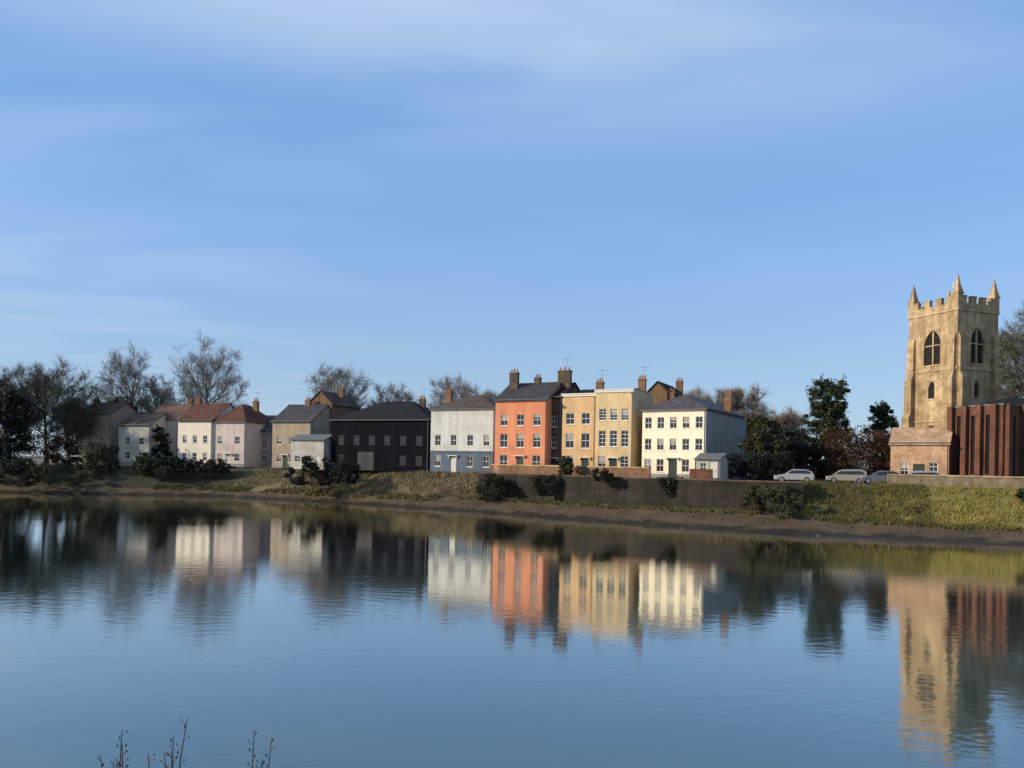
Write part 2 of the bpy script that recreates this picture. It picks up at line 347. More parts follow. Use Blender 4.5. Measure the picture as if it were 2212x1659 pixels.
    for q in chim:
        chimney(rf, q[0]*w, q[1]*depth, h-.3, h+q[2], q[3] if len(q) > 3 else 1.0, .55, q[4] if len(q) > 4 else 'brick', 3)
    FM = frame_m(O, X, Y)
    for q in fw: add_window(root, FM, q, M[trim], bars, M[sill] if sill else None)
    for q in dr: add_door(root, FM, q, M[doorm])
    FR = frame_m(Vector((w,0,0)), Y, -X)
    for q in sw: add_window(root, FR, q, M[trim], bars, None)
    FL = frame_m(Vector((0,depth,0)), -Y, X)
    for a, b, c, d in lw: add_window(root, FL, (depth-b, depth-a, c, d), M[trim], bars, None)
    root['_w'] = w; root['_h'] = h
    return root
def grid(xs, zs, w=.95, hh=1.6):
    return [(x, w, z, z+hh) for z in zs for x in xs]

G = 'riverside houses along the far bank'
# left end, half hidden among the trees
house('cottage', 'small brown rendered cottage between the big bare trees at far left', 166, 238, 141, 893, 14, 8, 'brown_render', 'browntile', 'gable_x', 2.2,
      grid((.25,.72), (1.0,3.7), 1.0, 1.3), left_wins=[(.5,.9,3.6,4.9)], group=G, chim=[(.1,.5,3.0)])
house('small_house', 'small grey-white house with brown roof, left of the faded red roof', 256, 324, 137, 918, 16, 7, 'offwhite', 'browntile', 'gable_x', 2.2,
      grid((.28,.72), (1.0,3.7), 1.0, 1.3), group=G)
house('red_roofed_house', 'house with faded pinkish red roof behind a dark evergreen, left of the long white house', 318, 384, 140, 905, 16, 8, 'offwhite', 'pinktile', 'gable_x', 2.9,
      grid((.3,.72), (1.0,3.9), 1.0, 1.3), group=G, chim=[(.9,.5,3.8)])
house('white_house', 'long white house with dark red tiled roof, facing the river at left', 384, 458, 133, 908, 18, 9, 'white', 'redtile', 'gable_x', 3.2,
      grid((.2,.5,.8), (1.0,4.1), .9, 1.35), group=G, chim=[(.06,.5,4.2)])
house('pinkish_house', 'pinkish white house with dark red hipped roof right of the long white house', 460, 530, 131, 912, 18, 9, 'pinkwhite', 'redtile', 'hip', 3.4,
      grid((.22,.75), (1.0,4.0), 1.0, 1.3), [(.5,.95,.05,2.15)], group=G, chim=[(.8,.5,4.0)], doorm='door_white')
house('slate_house', 'small grey house with purple slate roof between pinkish and beige houses', 532, 586, 134, 930, 18, 8, 'greyrender', 'purpletile', 'gable_x', 2.8,
      grid((.3,.72), (.9,3.4), .9, 1.2), group=G)
house('beige_house', 'beige house with dark slate roof left of the brown brick house', 588, 672, 127, 910, 20, 9, 'beige', 'slate', 'gable_x', 3.0,
      grid((.18,.5,.82), (1.0,4.0), .9, 1.3), [(.35,.95,.05,2.1)], group=G, chim=[(.5,.5,3.9)])
house('brick_house', 'tall narrow brown brick house beside the big dark building', 664, 716, 131, 872, 20, 9, 'brick', 'browntile', 'gable_y', 2.2,
      grid((.3,.7), (1.0,4.0,7.0), .8, 1.4), group=G, chim=[(.9,.4,2.8)])
house('white_cabin', 'low white cabin in front of the beige house, above the dark bush', 628, 702, 117, 950, 20, 4, 'offwhite', 'lead', 'gable_x', .7,
      grid((.2,.5), (1.1,), 1.0, 1.0), [(.8,.95,.05,2.1)], cat='cabin', doorm='door_white')
# the big dark building
house('dark_building', 'large navy-black building with dark slate hipped roof, left of the blue and white house', 716, 926, 115.5, 908, 20, 12, 'navy', 'slate_dark', 'hip', 3.4,
      [(x, 1.2, z, z+1.5) for z in (3.9,) for x in (.1,.26,.42,.58,.74,.9)] + [(x, 1.2, .9, 2.4) for x in (.1,.74,.9)], [(.36,3.0,.05,2.9)],
      cat='building', trim='boarddoor', sill=None, bars=(3,2), doorm='boarddoor', chim=[(.75,.5,3.7,1.0,'darkbrick')])
# the coloured row
house('blue_white_house', 'white house with slate blue ground floor, left of the coral house', 930, 1068, 109, 884, 25, 8.5, 'coolwhite', 'browntile', 'hip', 2.4,
      grid((.12,.37,.63,.88), (3.9,), .95, 1.6) + grid((.12,.63,.88), (.9,), .95, 1.6), [(.37,1.0,.05,2.3)], group=G, gf=('blue', 3.1), chim=[(.05,.5,3.1)], doorm='door_white', left_wins=[(.5,1,3.9,5.3)])
house('coral_house', 'bright coral orange house with dark slate roof and tall chimneys', 1069, 1180, 103, 864, 27, 9, 'orange', 'slate', 'gable_x', 2.6,
      grid((.18,.5,.82), (3.7,), 1.15, 1.9) + grid((.18,.5,.82), (6.7,), 1.1, 1.55) + grid((.18,.82), (.8,), 1.2, 1.9), [(.5,1.05,.05,2.4)], group=G, chim=[(.16,.35,4.2,1.3,'darkbrick'), (.55,.5,3.5,.9,'darkbrick')])
house('tan_house', 'tan ochre three-storey house right of the narrow dark brown house', 1213, 1285, 100.0, 851, 27, 10, 'tan', 'slate_dark', 'parapet', 1.7,
      grid((.25,.72), (3.7,), 1.2, 2.0) + grid((.25,.72), (6.9,), 1.2, 1.5) + grid((.25,), (.8,), 1.3, 1.9), [(.72,1.05,.05,2.3)], group=G, chim=[(.85,.35,1.9)], cornice=True)
house('narrow_house', 'very narrow dark brown house with big dark chimney, squeezed between coral and tan houses', 1181, 1212, 101.2, 858, 27, 9, 'darkbrick', 'slate_dark', 'gable_x', 2.2,
      grid((.5,), (3.7,6.6), .8, 1.5), [(.5,.95,.05,2.2)], group=G, chim=[(.55,.35,4.0,1.9,'darkbrick')])
house('yellow_house', 'pale yellow three-storey house with parapet, left of the cream house', 1285, 1366, 96.6, 842, 27, 9, 'yellow', 'slate', 'parapet', 1.2,
      grid((.2,.5,.8), (3.9,), 1.0, 2.1) + grid((.2,.5,.8), (7.3,), 1.0, 1.5) + grid((.2,.8), (.8,), 1.1, 1.9), [(.5,1.05,.05,2.3)], group=G, chim=[(.9,.6,1.9)], bars=(2,4), cornice=True, side_wins=[(.4,.9,4.0,5.5)])
house('back_house', 'house with dark slate gable roof rising behind the yellow and cream houses', 1376, 1462, 112, 868, 27, 9, 'brick', 'slate_dark', 'gable_y', 3.0,
      grid((.3,.7), (7.5,), .9, 1.2), group=G, chim=[(.85,.5,3.5)])
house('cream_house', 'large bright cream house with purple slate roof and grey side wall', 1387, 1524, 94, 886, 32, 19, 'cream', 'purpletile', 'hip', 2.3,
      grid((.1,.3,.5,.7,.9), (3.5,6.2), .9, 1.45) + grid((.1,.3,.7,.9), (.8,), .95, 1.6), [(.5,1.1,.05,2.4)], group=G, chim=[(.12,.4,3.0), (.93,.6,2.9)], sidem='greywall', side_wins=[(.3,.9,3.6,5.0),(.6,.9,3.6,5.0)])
house('white_porch', 'small white lean-to at the lower right corner of the cream house', 1505, 1556, 86.2, 992, 32, 3.4, 'offwhite', 'lead', 'gable_x', .5,
      [(.3,.7,1.0,2.0)], [(.72,.85,.05,2.1)], cat='outbuilding', doorm='door_white', sill=None)

# ------------------------------------------------------------------ church tower
def arch_fill(mb, FM, x0, x1, zs, zt, y0, y1, n=8):
    """Stone that closes the two upper corners of a square opening into a pointed arch."""
    w = (x1-x0); xc = (x0+x1)/2; hh = zt-zs
    for sgn in (-1, 1):
        e = xc+sgn*w/2; pts = []
        for i in range(n+1):
            a = i/n*math.pi/2
            # pointed profile: from springing at the jamb to the apex
            pts.append((e - sgn*(w/2)*(1-math.cos(a))**.9, zs + hh*math.sin(a)))
        for (xa, za), (xb, zb) in zip(pts, pts[1:]):
            q = [(xa, za), (xb, zb), (xb, zt), (xa, zt)]
            f = [FM @ Vector((x, y0, z)) for x, z in q]; g = [FM @ Vector((x, y1, z)) for x, z in q]
            mb.face(f if sgn < 0 else list(reversed(f)))
            mb.face((f[0], f[1], g[1], g[0]))
TA, TYAW = 6.9, R(69.5)
TC = at(2064, 960, 89.0)                     # corner nearest to the camera
TB = 4.7; TH = gz(2064, 668, 89) - TB
# local frame: x along the shaded face to the right, y along the lit face away to the left
tw = tag(empty('church_tower', (TC.x, TC.y, TB), R(20.5)), 'tall square pale stone church tower with corner pinnacles at right', 'church tower')
def tower():
    a, h = TA, TH; X, Y, O = Vector((1,0,0)), Vector((0,1,0)), Vector((0,0,0))
    faces = [(O, X, Y), (Vector((0,a,0)), -Y, X), (Vector((a,a,0)), -X, -Y), (Vector((a,0,0)), Y, -X)]
    bel = (a/2-1.15, a/2+1.15, h*.70, h*.90); mid = (a/2-.45, a/2+.45, h*.50, h*.60); low = (a/2-1.3, a/2+1.3, 2.4, h*.34)
    wall = MB()
    for O_, U, I in faces: facade(wall, O_, U, I, a, h, [bel, mid, low], .45)
    for O_, U, I in faces:
        FM = frame_m(O_, U, I)
        for q in (bel, low, mid):
            arch_fill(wall, FM, q[0], q[1], q[2]+(q[3]-q[2])*.58, q[3], .06, .44)
    wall.build('wall', M['stone'], tw)
    for O_, U, I in faces[:2]+faces[3:]:
        FM = frame_m(O_, U, I)
        for q, nl in ((bel, 2), (mid, 1), (low, 3)):
            x0, x1, z0, z1 = q
            mb = MB()
            for i in range(1, nl): x = x0+(x1-x0)*i/nl; mb.box(x-.09, x+.09, .15, .35, z0, z1-.1, FM)
            if nl > 1: mb.box(x0, x1, .16, .34, z0+(z1-z0)*.56, z0+(z1-z0)*.56+.12, FM)
            mb.box(x0-.1, x1+.1, -.1, .4, z0-.16, z0-.002, FM)
            wn = mb.build('window', M['stone_trim'], tw)
            p = MB()
            if q is low: p.box(x0, x1, .36, .40, z0, z1, FM)
            else:
                n = int((z1-z0)/.28)
                p.box(x0, x1, .41, .44, z0, z1, FM)
                for i in range(n):
                    z = z0+i*.28+.03; p.face([FM @ Vector(c) for c in ((x0,.22,z),(x1,.22,z),(x1,.40,z+.2),(x0,.40,z+.2))])
            p.build('pane' if q is low else 'louvre', M['glass'] if q is low else M['louvre'], wn)
    for z in (h*.36, h*.66, h-.05):
        sc = MB(); sc.box(-.12, a+.12, -.12, a+.12, z, z+.24); sc.build('string_course', M['stone_trim'], tw)
    pl = MB(); pl.box(-.22, a+.22, -.22, a+.22, .002, 1.1); pl.build('plinth', M['stone_trim'], tw)
    # angle buttresses, stepped in four stages
    for cx, cy in ((0,0),(0,a),(a,0),(a,a)):
        b = MB()
        sx, sy = (-1 if cx == 0 else 1), (-1 if cy == 0 else 1)
        for z0, z1, pr in ((.003, h*.24, 1.35), (h*.24, h*.42, 1.0), (h*.42, h*.64, .66), (h*.64, h*.86, .36)):
            for ax in (0, 1):
                wd = .95
                if ax == 0:
                    xa, xb = (cx+sx*.003, cx+sx*pr); ya, yb = (cy-sy*.12, cy-sy*(.12+wd))
                else:
                    ya, yb = (cy+sy*.003, cy+sy*pr); xa, xb = (cx-sx*.12, cx-sx*(.12+wd))
                xa, xb = min(xa,xb), max(xa,xb); ya, yb = min(ya,yb), max(ya,yb)
                b.box(xa, xb, ya, yb, z0, z1-.5)
                # sloped weathering on top
                lo = [Vector((xa,ya,z1-.5)), Vector((xb,ya,z1-.5)), Vector((xb,yb,z1-.5)), Vector((xa,yb,z1-.5))]
                up = []
                for p in lo:
                    q = p.copy(); q.z = z1+.1
                    if ax == 0: q.x = cx+sx*min(abs(p.x-cx), pr*.62)
                    else: q.y = cy+sy*min(abs(p.y-cy), pr*.62)
                    up.append(q)
                b.loft([lo, up])
        b.build('buttress', M['stone'], tw)
    # battlemented parapet
    pr = MB(); z = h+.19; t = .4
    for i in range(4):
        O_, U, I = faces[i]; FM = frame_m(O_, U, I)
        pr.box(.5, a-.5, -.05, t, z, z+.75, FM)
        n = 4; seg = (a-1.2)/(2*n-1)
        for k in range(n):
            x = .6+k*2*seg; pr.box(x, x+seg, -.05, t, z+.751, z+1.5, FM); pr.box(x-.05, x+seg+.05, -.1, t+.05, z+1.5, z+1.62, FM)
    pr.build('parapet', M['stone'], tw)
    lf = MB(); lf.box(.4, a-.4, .4, a-.4, h+.2, h+.35); lf.build('roof', M['lead'], tw)
    for cx, cy in ((0,0),(0,a),(a,0),(a,a)):
        x, y = cx+(.35 if cx == 0 else -.35), cy+(.35 if cy == 0 else -.35)
        p = MB(); s = .42
        p.box(x-s, x+s, y-s, y+s, h+.192, h+2.0); p.box(x-s-.08, x+s+.08, y-s-.08, y+s+.08, h+2.0, h+2.15)
        for dx, dy in ((-1,-1),(1,-1),(-1,1),(1,1)):
            p.loft([[Vector((x+dx*.3+ox*r, y+dy*.3+oy*r, zz)) for ox, oy in ((-1,-1),(1,-1),(1,1),(-1,1))] for r, zz in ((.13,h+2.15),(.02,h+2.75))])
        p.loft([[Vector((x+ox*r, y+oy*r, zz)) for ox, oy in ((-1,-1),(1,-1),(1,1),(-1,1))] for r, zz in ((.36,h+2.15),(.3,h+2.5),(.05,h+4.15))])
        for k in range(5):
            zz = h+2.55+k*.3; r = .30-.05*k
            for ox, oy in ((-1,-1),(1,-1),(1,1),(-1,1)): p.box(x+ox*r-.06, x+ox*r+.06, y+oy*r-.06, y+oy*r+.06, zz, zz+.12)
        p.tube([Vector((x,y,h+4.1)), Vector((x,y,h+4.25)), Vector((x,y,h+4.4))], [.05,.13,.03], 8, True)
        p.build('pinnacle', M['stone_trim'], tw)
    ws = MB(); ws.cyl((a/2,a/2,h+.3), (0,0,1), .04, 4.2, 6); ws.build('flagpole', M['trim'], tw)
tower()
# ------------------------------------------------------------------ red brick church hall and buff vestry
def hall():
    c = at(2166, 960, 80.5); root = tag(empty('church_hall', (c.x, c.y, TB), R(20.5)), 'red brick church building with upright brick fins right of the tower', 'church')
    X, Y, O = Vector((1,0,0)), Vector((0,1,0)), Vector((0,0,0))
    h = gz(2166, 874, 80.5)-TB; L, W = 6.4, 15.0
    hl = [(.9+i*1.75, 1.5+i*1.75, 1.2, h-1.0) for i in range(3)]
    mb = MB()
    facade(mb, Vector((0,L,0)), -Y, X, L, h, hl, .3)
    hr = [(1.2+i*2.4, 2.0+i*2.4, 1.0, h-1.2) for i in range(5)]
    facade(mb, O, X, Y, W, h, hr, .3); facade(mb, Vector((W,0,0)), Y, -X, L, h, []); facade(mb, Vector((W,L,0)), -X, -Y, W, h, [])
    mb.build('wall', M['redbrick'], root)
    FL, FF = frame_m(Vector((0,L,0)), -Y, X), frame_m(O, X, Y)
    for FM, hs in ((FL, hl), (FF, hr)):
        for q in hs: add_window(root, FM, q, M['louvre'], (1, 5), None, .3)
    for i in range(4):
        f = MB(); x = .05+i*1.75; f.box(max(.02,x), min(L-.02,x+.62), -.55, -.003, .003, h+.12, FL); f.build('fin', M['redbrick'], root)
    for i in range(6):
        f = MB(); x = .3+i*2.4; f.box(x, x+.6, -.5, -.003, .003, h+.1, FF); f.build('fin', M['redbrick'], root)
    cp = MB(); cp.box(-.1, W+.1, -.1, .3, h+.001, h+.16); cp.box(-.1, .3, .3, L+.1, h+.001, h+.16); cp.box(W-.3, W+.1, .3, L+.1, h+.001, h+.16); cp.box(.3, W-.3, L-.3, L+.1, h+.001, h+.16)
    cp.build('coping', M['lead'], root)
    r = MB(); b = [Vector((.35,.35,h-.2)), Vector((W-.35,.35,h-.2)), Vector((W-.35,L-.35,h-.2)), Vector((.35,L-.35,h-.2))]; t = [Vector((W*.35,L/2,h+1.3)), Vector((W*.65,L/2,h+1.3))]
    r.face((b[0],b[1],t[1],t[0])); r.face((b[2],b[3],t[0],t[1])); r.face((b[1],b[2],t[1])); r.face((b[3],b[0],t[0])); r.build('roof', M['slate_dark'], root)
hall()
house('vestry', 'low orange-buff brick building with orange tiled roof at the foot of the tower', 1924, 2050, 88.0, 957, 36, 4.5, 'orange_brick', 'orangetile', 'gable_x', 1.7,
      grid((.25,.75), (1.0,), .9, 1.5), [(.5,1.2,.05,2.3)], cat='church annexe', sill='stone_trim', bars=(2,3))

# ------------------------------------------------------------------ terrain
shore = [(-420,150),(-230,128),(-98,120),(-67,119),(-47,118),(-20,103.5),(-6.3,94),(5,84.5),(16,76),(25.6,70),(36.4,65.5),(43,62.8),(48.6,60.5),(75,50),(140,30),(320,-30)]
def smooth_line(pts, step=1.6):
    out = []
    for i in range(len(pts)-1):
        p0 = Vector(pts[max(0,i-1)]); p1 = Vector(pts[i]); p2 = Vector(pts[i+1]); p3 = Vector(pts[min(len(pts)-1,i+2)])
        L = (p2-p1).length; n = max(2, int(L/(step if abs(p1.x) < 110 else 10)))
        t1 = (p2-p0)*.5*min(1, L/max(1,(p2-p0).length)*1.6); t2 = (p3-p1)*.5*min(1, L/max(1,(p3-p1).length)*1.6)
        for k in range(n):
            t = k/n; out.append(p1*(2*t**3-3*t*t+1) + t1*(t**3-2*t*t+t) + p2*(-2*t**3+3*t*t) + t2*(t**3-t*t))
    out.append(Vector(pts[-1])); return out
line = smooth_line(shore)
PROF = [(-60, [(-15,-2.2),(0,0),(1.5,.5),(3.5,1.8),(6.5,3.7),(10,4.55)]), (-45, [(-15,-2.2),(0,0),(2,.5),(4,1.7),(8,3.9),(11,4.6)]),
        (-22, [(-15,-2.2),(0,0),(2,.5),(4,1.6),(7,3.7),(9,4.65)]), (-13, [(-15,-2.2),(0,0),(2.5,.7),(4.5,1.6),(7.5,3.9),(9,4.65)]), (-10, [(-15,-2.2),(0,0),(4.5,1.1),(7.2,1.6),(7.4,4.6),(9.5,4.66)]),
        (1, [(-15,-2.2),(0,0),(4.5,1.1),(7.2,1.6),(7.4,4.6),(9.5,4.66)]), (26.5, [(-15,-2.2),(0,0),(4.5,1.1),(7.1,1.6),(7.3,4.6),(9.5,4.66)]),
        (29, [(-15,-2.2),(0,0),(4,.8),(5.8,1.4),(10.5,3.9),(13,4.55)]), (60, [(-15,-2.2),(0,0),(4,.8),(5.5,1.4),(10.5,4.0),(13,4.55)])]
def prof(X):
    if X <= PROF[0][0]: return PROF[0][1]
    for (a, p), (b, q) in zip(PROF, PROF[1:]):
        if X <= b:
            t = (X-a)/(b-a); return [(m[0]*(1-t)+n[0]*t, m[1]*(1-t)+n[1]*t) for m, n in zip(p, q)]
    return PROF[-1][1]
from mathutils import noise as mn
def normals(line):
    ns = []
    for i in range(len(line)):
        t = (line[min(i+2,len(line)-1)]-line[max(i-2,0)]).normalized(); ns.append(Vector((-t.y, t.x)))
    return ns
LN = normals(line)
def bank_point(i, row_o, z):
    p = line[i]+LN[i]*row_o; return Vector((p.x, p.y, z))
rows = []     # per station: list of points
SUB = 5
for i, p in enumerate(line):
    pr = prof(p.x); pts = []
    for k in range(len(pr)-1):
        for q in range(SUB):
            t = q/SUB; o = pr[k][0]*(1-t)+pr[k+1][0]*t; z = pr[k][1]*(1-t)+pr[k+1][1]*t
            v = bank_point(i, o, z)
            if k > 0:
                n = mn.fractal(Vector((v.x*.35, v.y*.35, 3.1)), .8, 2.1, 4)
                amp = .22 if k > 1 else .16*min(1, .25+q/SUB)
                v.z += n*amp
            pts.append(v)
    e = bank_point(i, pr[-1][0], pr[-1][1]); pts.append(e)
    d = Vector((.25,.97,0))
    for o, z in ((14,4.68),(30,4.7),(60,4.72),(160,4.8),(500,5.2),(1600,6.0)): pts.append(Vector((e.x+d.x*o, e.y+d.y*o, z)))
    rows.append(pts)
def strip(cols, rlo, rhi):
    mb = MB()
    for i in cols:
        for r in range(rlo, rhi): pass
    idx = {}
    for i in cols:
        for j in (i, i+1):
            for r in range(rlo, rhi+1):
                if (j, r) not in idx: idx[(j, r)] = len(mb.v); mb.v.append(tuple(rows[j][r]))
        for r in range(rlo, rhi):
            mb.f.append((idx[(i,r)], idx[(i+1,r)], idx[(i+1,r+1)], idx[(i,r+1)])); mb.m.append(0)
    return mb
allc = range(len(line)-1); top = SUB*5; nr = len(rows[0])-1
sel = lambda a, b: [i for i in allc if a <= line[i].x < b]
tag(strip(allc, 0, SUB*2+2).build('foreshore', M['mud'], smooth=True), kind='structure')
tag(strip(sel(-1e9,-47), SUB*2+2, top).build('bank', M['earth'], smooth=True), kind='structure')
tag(strip(sel(-47,-36), SUB*2+2, top).build('grass_slope', M['lawn'], smooth=True), kind='structure')
tag(strip(sel(-36,25.5), SUB*2+2, top).build('dry_grass_bank', M['drygrass'], smooth=True), kind='structure')
tag(strip(sel(25.5,33.5), SUB*2+2, top).build('olive_bank', M['olivegrass'], smooth=True), kind='structure')
tag(strip(sel(33.5,1e9), SUB*2+2, top).build('grass_bank', M['grass'], smooth=True), kind='structure')
tag(strip(allc, top, nr).build('ground', M['paving']), kind='structure')

# river wall, following the bank
def wall_strip(cols, o0, o1, z0, z1, cap=True):
    mb = MB(); rings = []
    for i in cols:
        rings.append([bank_point(i,o0,z0), bank_point(i,o0+.0,z1), bank_point(i,o1,z1), bank_point(i,o1,z0)])
    mb.loft(rings)
    if cap:
        mb.k = 1
        mb.loft([[bank_point(i,o0-.08,z1+.003), bank_point(i,o0-.08,z1+.16), bank_point(i,o1+.05,z1+.16), bank_point(i,o1+.05,z1+.003)] for i in cols])
    return mb
rw = wall_strip(sel(-10,28), 6.9, 7.3, .6, 4.72).build('river_wall', [M['riverstone'], M['darkbrick']])
tag(rw, 'long dark wet stone river wall above the mud in the middle', 'river wall')
gw = wall_strip(sel(-9,11.5), 9.6, 9.9, 4.5, 5.9).build('garden_wall', [M['brick'], M['stone_trim']])
tag(gw, 'brown brick garden wall below the coral, tan and yellow houses', 'garden wall')
tw_ = wall_strip(sel(14,18.5), 9.3, 9.6, 4.5, 5.8).build('terrace_wall', [M['redbrick'], M['redbrick']])
tag(tw_, 'low dark red brick wall in front of the cream house', 'terrace wall')
cw = wall_strip(sel(34,60), 15.0, 15.4, 4.4, 5.65).build('churchyard_wall', [M['wallstone'], M['stone_trim']])
tag(cw, 'low tan stone churchyard wall at the top of the grass bank', 'stone wall')

# grass blades, reeds and stones (nobody could count them)
def blades(cols, o_rng, n, hgt, name, m, wid=.05, lean=.5):
    mb = MB(); rnd = random.Random(hash(name) % 1000 if False else len(name))
    cl = list(cols)
    for _ in range(n):
        i = rnd.choice(cl); r0 = rnd.randint(o_rng[0], o_rng[1]-1); t = rnd.random(); s = rnd.random()
        a = rows[i][r0].lerp(rows[i][r0+1], t); b = rows[i+1][r0].lerp(rows[i+1][r0+1], t); p = a.lerp(b, s)
        if mn.noise(Vector((p.x*.4, p.y*.4, 0))) < -.32: continue
        for k in range(3):
            q = p+Vector((rnd.uniform(-.15,.15), rnd.uniform(-.15,.15), -.03)); hh = hgt*rnd.uniform(.5,1.2); an = rnd.uniform(0, 6.28)
            dx, dy = math.cos(an)*wid, math.sin(an)*wid
            tip = q+Vector((rnd.uniform(-lean,lean)*hh, rnd.uniform(-lean,lean)*hh, hh))
            mb.face((q+Vector((dx,dy,0)), q-Vector((dx,dy,0)), tip))
    return tag(mb.build(name, m), kind='stuff')
blades(sel(33,62), (SUB*2+2, top+1), 16000, .26, 'grass', M['blade'])
blades(sel(26,36.5), (SUB*2+2, top+1), 4600, .42, 'rough_olive_grass', M['oliveblade'])
blades(sel(-60,62), (SUB*2+1, SUB*2+4), 4500, .38, 'bank_foot_weeds', M['oliveblade'], .07, .8)
blades(sel(-36,-10), (SUB*2+2, top), 5000, .45, 'dry_grass', M['dryblade'])
blades(sel(-47,-36), (SUB*2+3, top), 2500, .35, 'pale_rough_grass', M['dryblade'])
def stones():
    mb = MB(); rnd = random.Random(3)
    cl = sel(-60,62)
    for _ in range(700):
        i = rnd.choice(cl); r = rnd.randint(SUB, SUB*2+3); p = rows[i][r].lerp(rows[i+1][r+1], rnd.random()); s = .06+.2*rnd.random()**3
        n = 6; rings = []
        for zz, rr in ((-.4,.7),(.1,1),(.5,.55)):
            rings.append([p+Vector((math.cos(6.283*k/n)*rr*s*rnd.uniform(.75,1.2), math.sin(6.283*k/n)*rr*s*rnd.uniform(.75,1.2), zz*s)) for k in range(n)])
        mb.loft(rings)
    tag(mb.build('shore_stones', M['rock']), kind='stuff')
stones()

# ------------------------------------------------------------------ trees
def bare_tree(label, x, ytop, wpx, D, seed, m='bark', base=4.6, lev=(26,9,8,7), group='bare winter trees behind the houses', twig=.02):
    rnd = random.Random(seed); tr, cr = MB(), MB()
    hgt = gz(x, ytop, D)-base; wid = wpx/F*D; P = at(x, 960, D); nl, n2, n3, n4 = lev
    def rv(): return Vector((rnd.uniform(-1,1), rnd.uniform(-1,1), rnd.uniform(-1,1)))
    def path(p, d, L, n, wob, up):
        pts = [p]; q = p; dd = d
        for k in range(n):
            dd = (dd+rv()*wob+Vector((0,0,up))).normalized(); q = q+dd*(L/n); pts.append(q)
        return pts
    def pick(pts, t):
        n = len(pts)-1; i = min(int(t*n), n-1); return pts[i].lerp(pts[i+1], t*n-i), (pts[i+1]-pts[i]).normalized()
    def off(ax, a0, a1):
        sd_ = rv(); sd_ = (sd_-ax*sd_.dot(ax)).normalized(); an = rnd.uniform(a0, a1); return (ax*math.cos(an)+sd_*math.sin(an)).normalized()
    r0 = hgt*.019; tp = path(Vector((0,0,0)), Vector((0,0,1)), hgt*.80, 7, .09, .05)
    tr.tube(tp, [r0*(1-.85*k/7)+(.5*r0 if k == 0 else 0) for k in range(8)], 8, True)
    C = Vector((0,0,hgt*.60)); rz_ = hgt*.40
    for k in range(nl):
        f = (k+.5)/nl; el = math.asin(-.35+1.33*f); az = k*2.39996+rnd.uniform(-.3,.3); lump = rnd.uniform(.78,1.04)
        tgt = C+Vector((math.cos(az)*math.cos(el)*wid/2, math.sin(az)*math.cos(el)*wid/2, math.sin(el)*rz_))*lump
        p, ax = pick(tp, min(.96, .32+.5*f+rnd.uniform(-.06,.06))); L1 = (tgt-p).length
        mid = p.lerp(tgt, .5)+Vector((math.cos(az),math.sin(az),-.1))*L1*.08+rv()*L1*.05
        pts = [p]
        for q in range(1, 6):
            t = q/5; pts.append(p*(1-t)**2+mid*2*t*(1-t)+tgt*t*t+rv()*L1*.025)
        rl = max(.05, r0*.36*(.6+.5*(1-f))); cr.tube(pts, [rl*(1-.8*q/5) for q in range(6)], 5)
        for _ in range(n2):
            t = rnd.uniform(.22,1); p2, a2 = pick(pts, t); L2 = L1*rnd.uniform(.24,.42)*(1.15-.4*t)
            b2 = path(p2, off(a2,.4,.95), L2, 4, .22, .10); rr = max(twig*1.6, rl*(1-.8*t)*.55); cr.tube(b2, [rr*(1-.6*q/4) for q in range(5)], 4)
            for _ in range(n3):
                t3 = rnd.uniform(.15,1); p3, a3 = pick(b2, t3); L3 = L2*rnd.uniform(.35,.6)
                b3 = path(p3, off(a3,.4,1.0), L3, 3, .25, .08); cr.tube(b3, [twig*1.35, twig*1.15, twig*.95, twig*.7], 3)
                for _ in range(n4):
                    p4, a4 = pick(b3, rnd.uniform(.1,1)); cr.tube(path(p4, off(a4,.3,1.0), rnd.uniform(.6,1.4), 2, .2, .05), [twig*.95, twig*.8, twig*.6], 3)
    root = tag(empty('bare_tree', (P.x, P.y, base-.1), 0), label, 'tree', group)
    tr.build('trunk', M[m], root); cr.build('crown', M[m], root)
    return root
bare_tree('broad dense olive-grey bare tree at far left', 100, 786, 205, 138, 1, 'bark_olive', lev=(30,9,9,6), twig=.018)
bare_tree('dense low bare tree at the far left edge beside the black evergreen', 24, 816, 130, 136, 31, 'bark_olive', lev=(24,9,8,6), twig=.018)
bare_tree('low brownish bare tree at the left corner of the brown cottage', 150, 858, 70, 136, 32, 'bark_olive', lev=(20,8,8,6), twig=.018)
bare_tree('slim pale bare tree above the blue-black holly at left', 268, 752, 100, 150, 2, 'bark', lev=(20,9,8,5), twig=.015)
bare_tree('tall wide bare tree behind the long white house', 452, 742, 155, 150, 3, 'bark', lev=(26,9,8,5), twig=.0155)
bare_tree('rounded bare tree behind the tall brown brick house', 730, 786, 125, 145, 4, 'bark', lev=(26,9,8,5), twig=.0155)
bare_tree('low bare tree peeping over the left of the dark building roof', 848, 832, 110, 145, 5, 'bark_red', lev=(20,9,8,5), twig=.015)
bare_tree('wide brown bare tree behind the blue and white house', 985, 818, 140, 140, 6, 'bark_red', lev=(26,9,8,5), twig=.016)
bare_tree('small bare tree left of the coral house chimneys', 1052, 842, 80, 135, 16, 'bark_red', lev=(20,9,8,5), twig=.015)
bare_tree('reddish bare tree right behind the cream house roof', 1500, 846, 120, 125, 7, 'bark_red', lev=(26,9,8,7), twig=.02)
bare_tree('wide reddish bare tree beyond the grey side wall', 1590, 836, 130, 122, 8, 'bark_red', lev=(26,9,8,7), twig=.02)
bare_tree('big brown bare tree at right edge behind the church', 2215, 668, 180, 112, 9, 'bark_olive', lev=(30,10,8,7), twig=.022)
bare_tree('thin bare tree behind the faded pinkish red roof', 340, 812, 80, 152, 10, 'bark', lev=(18,8,7,6), twig=.019)
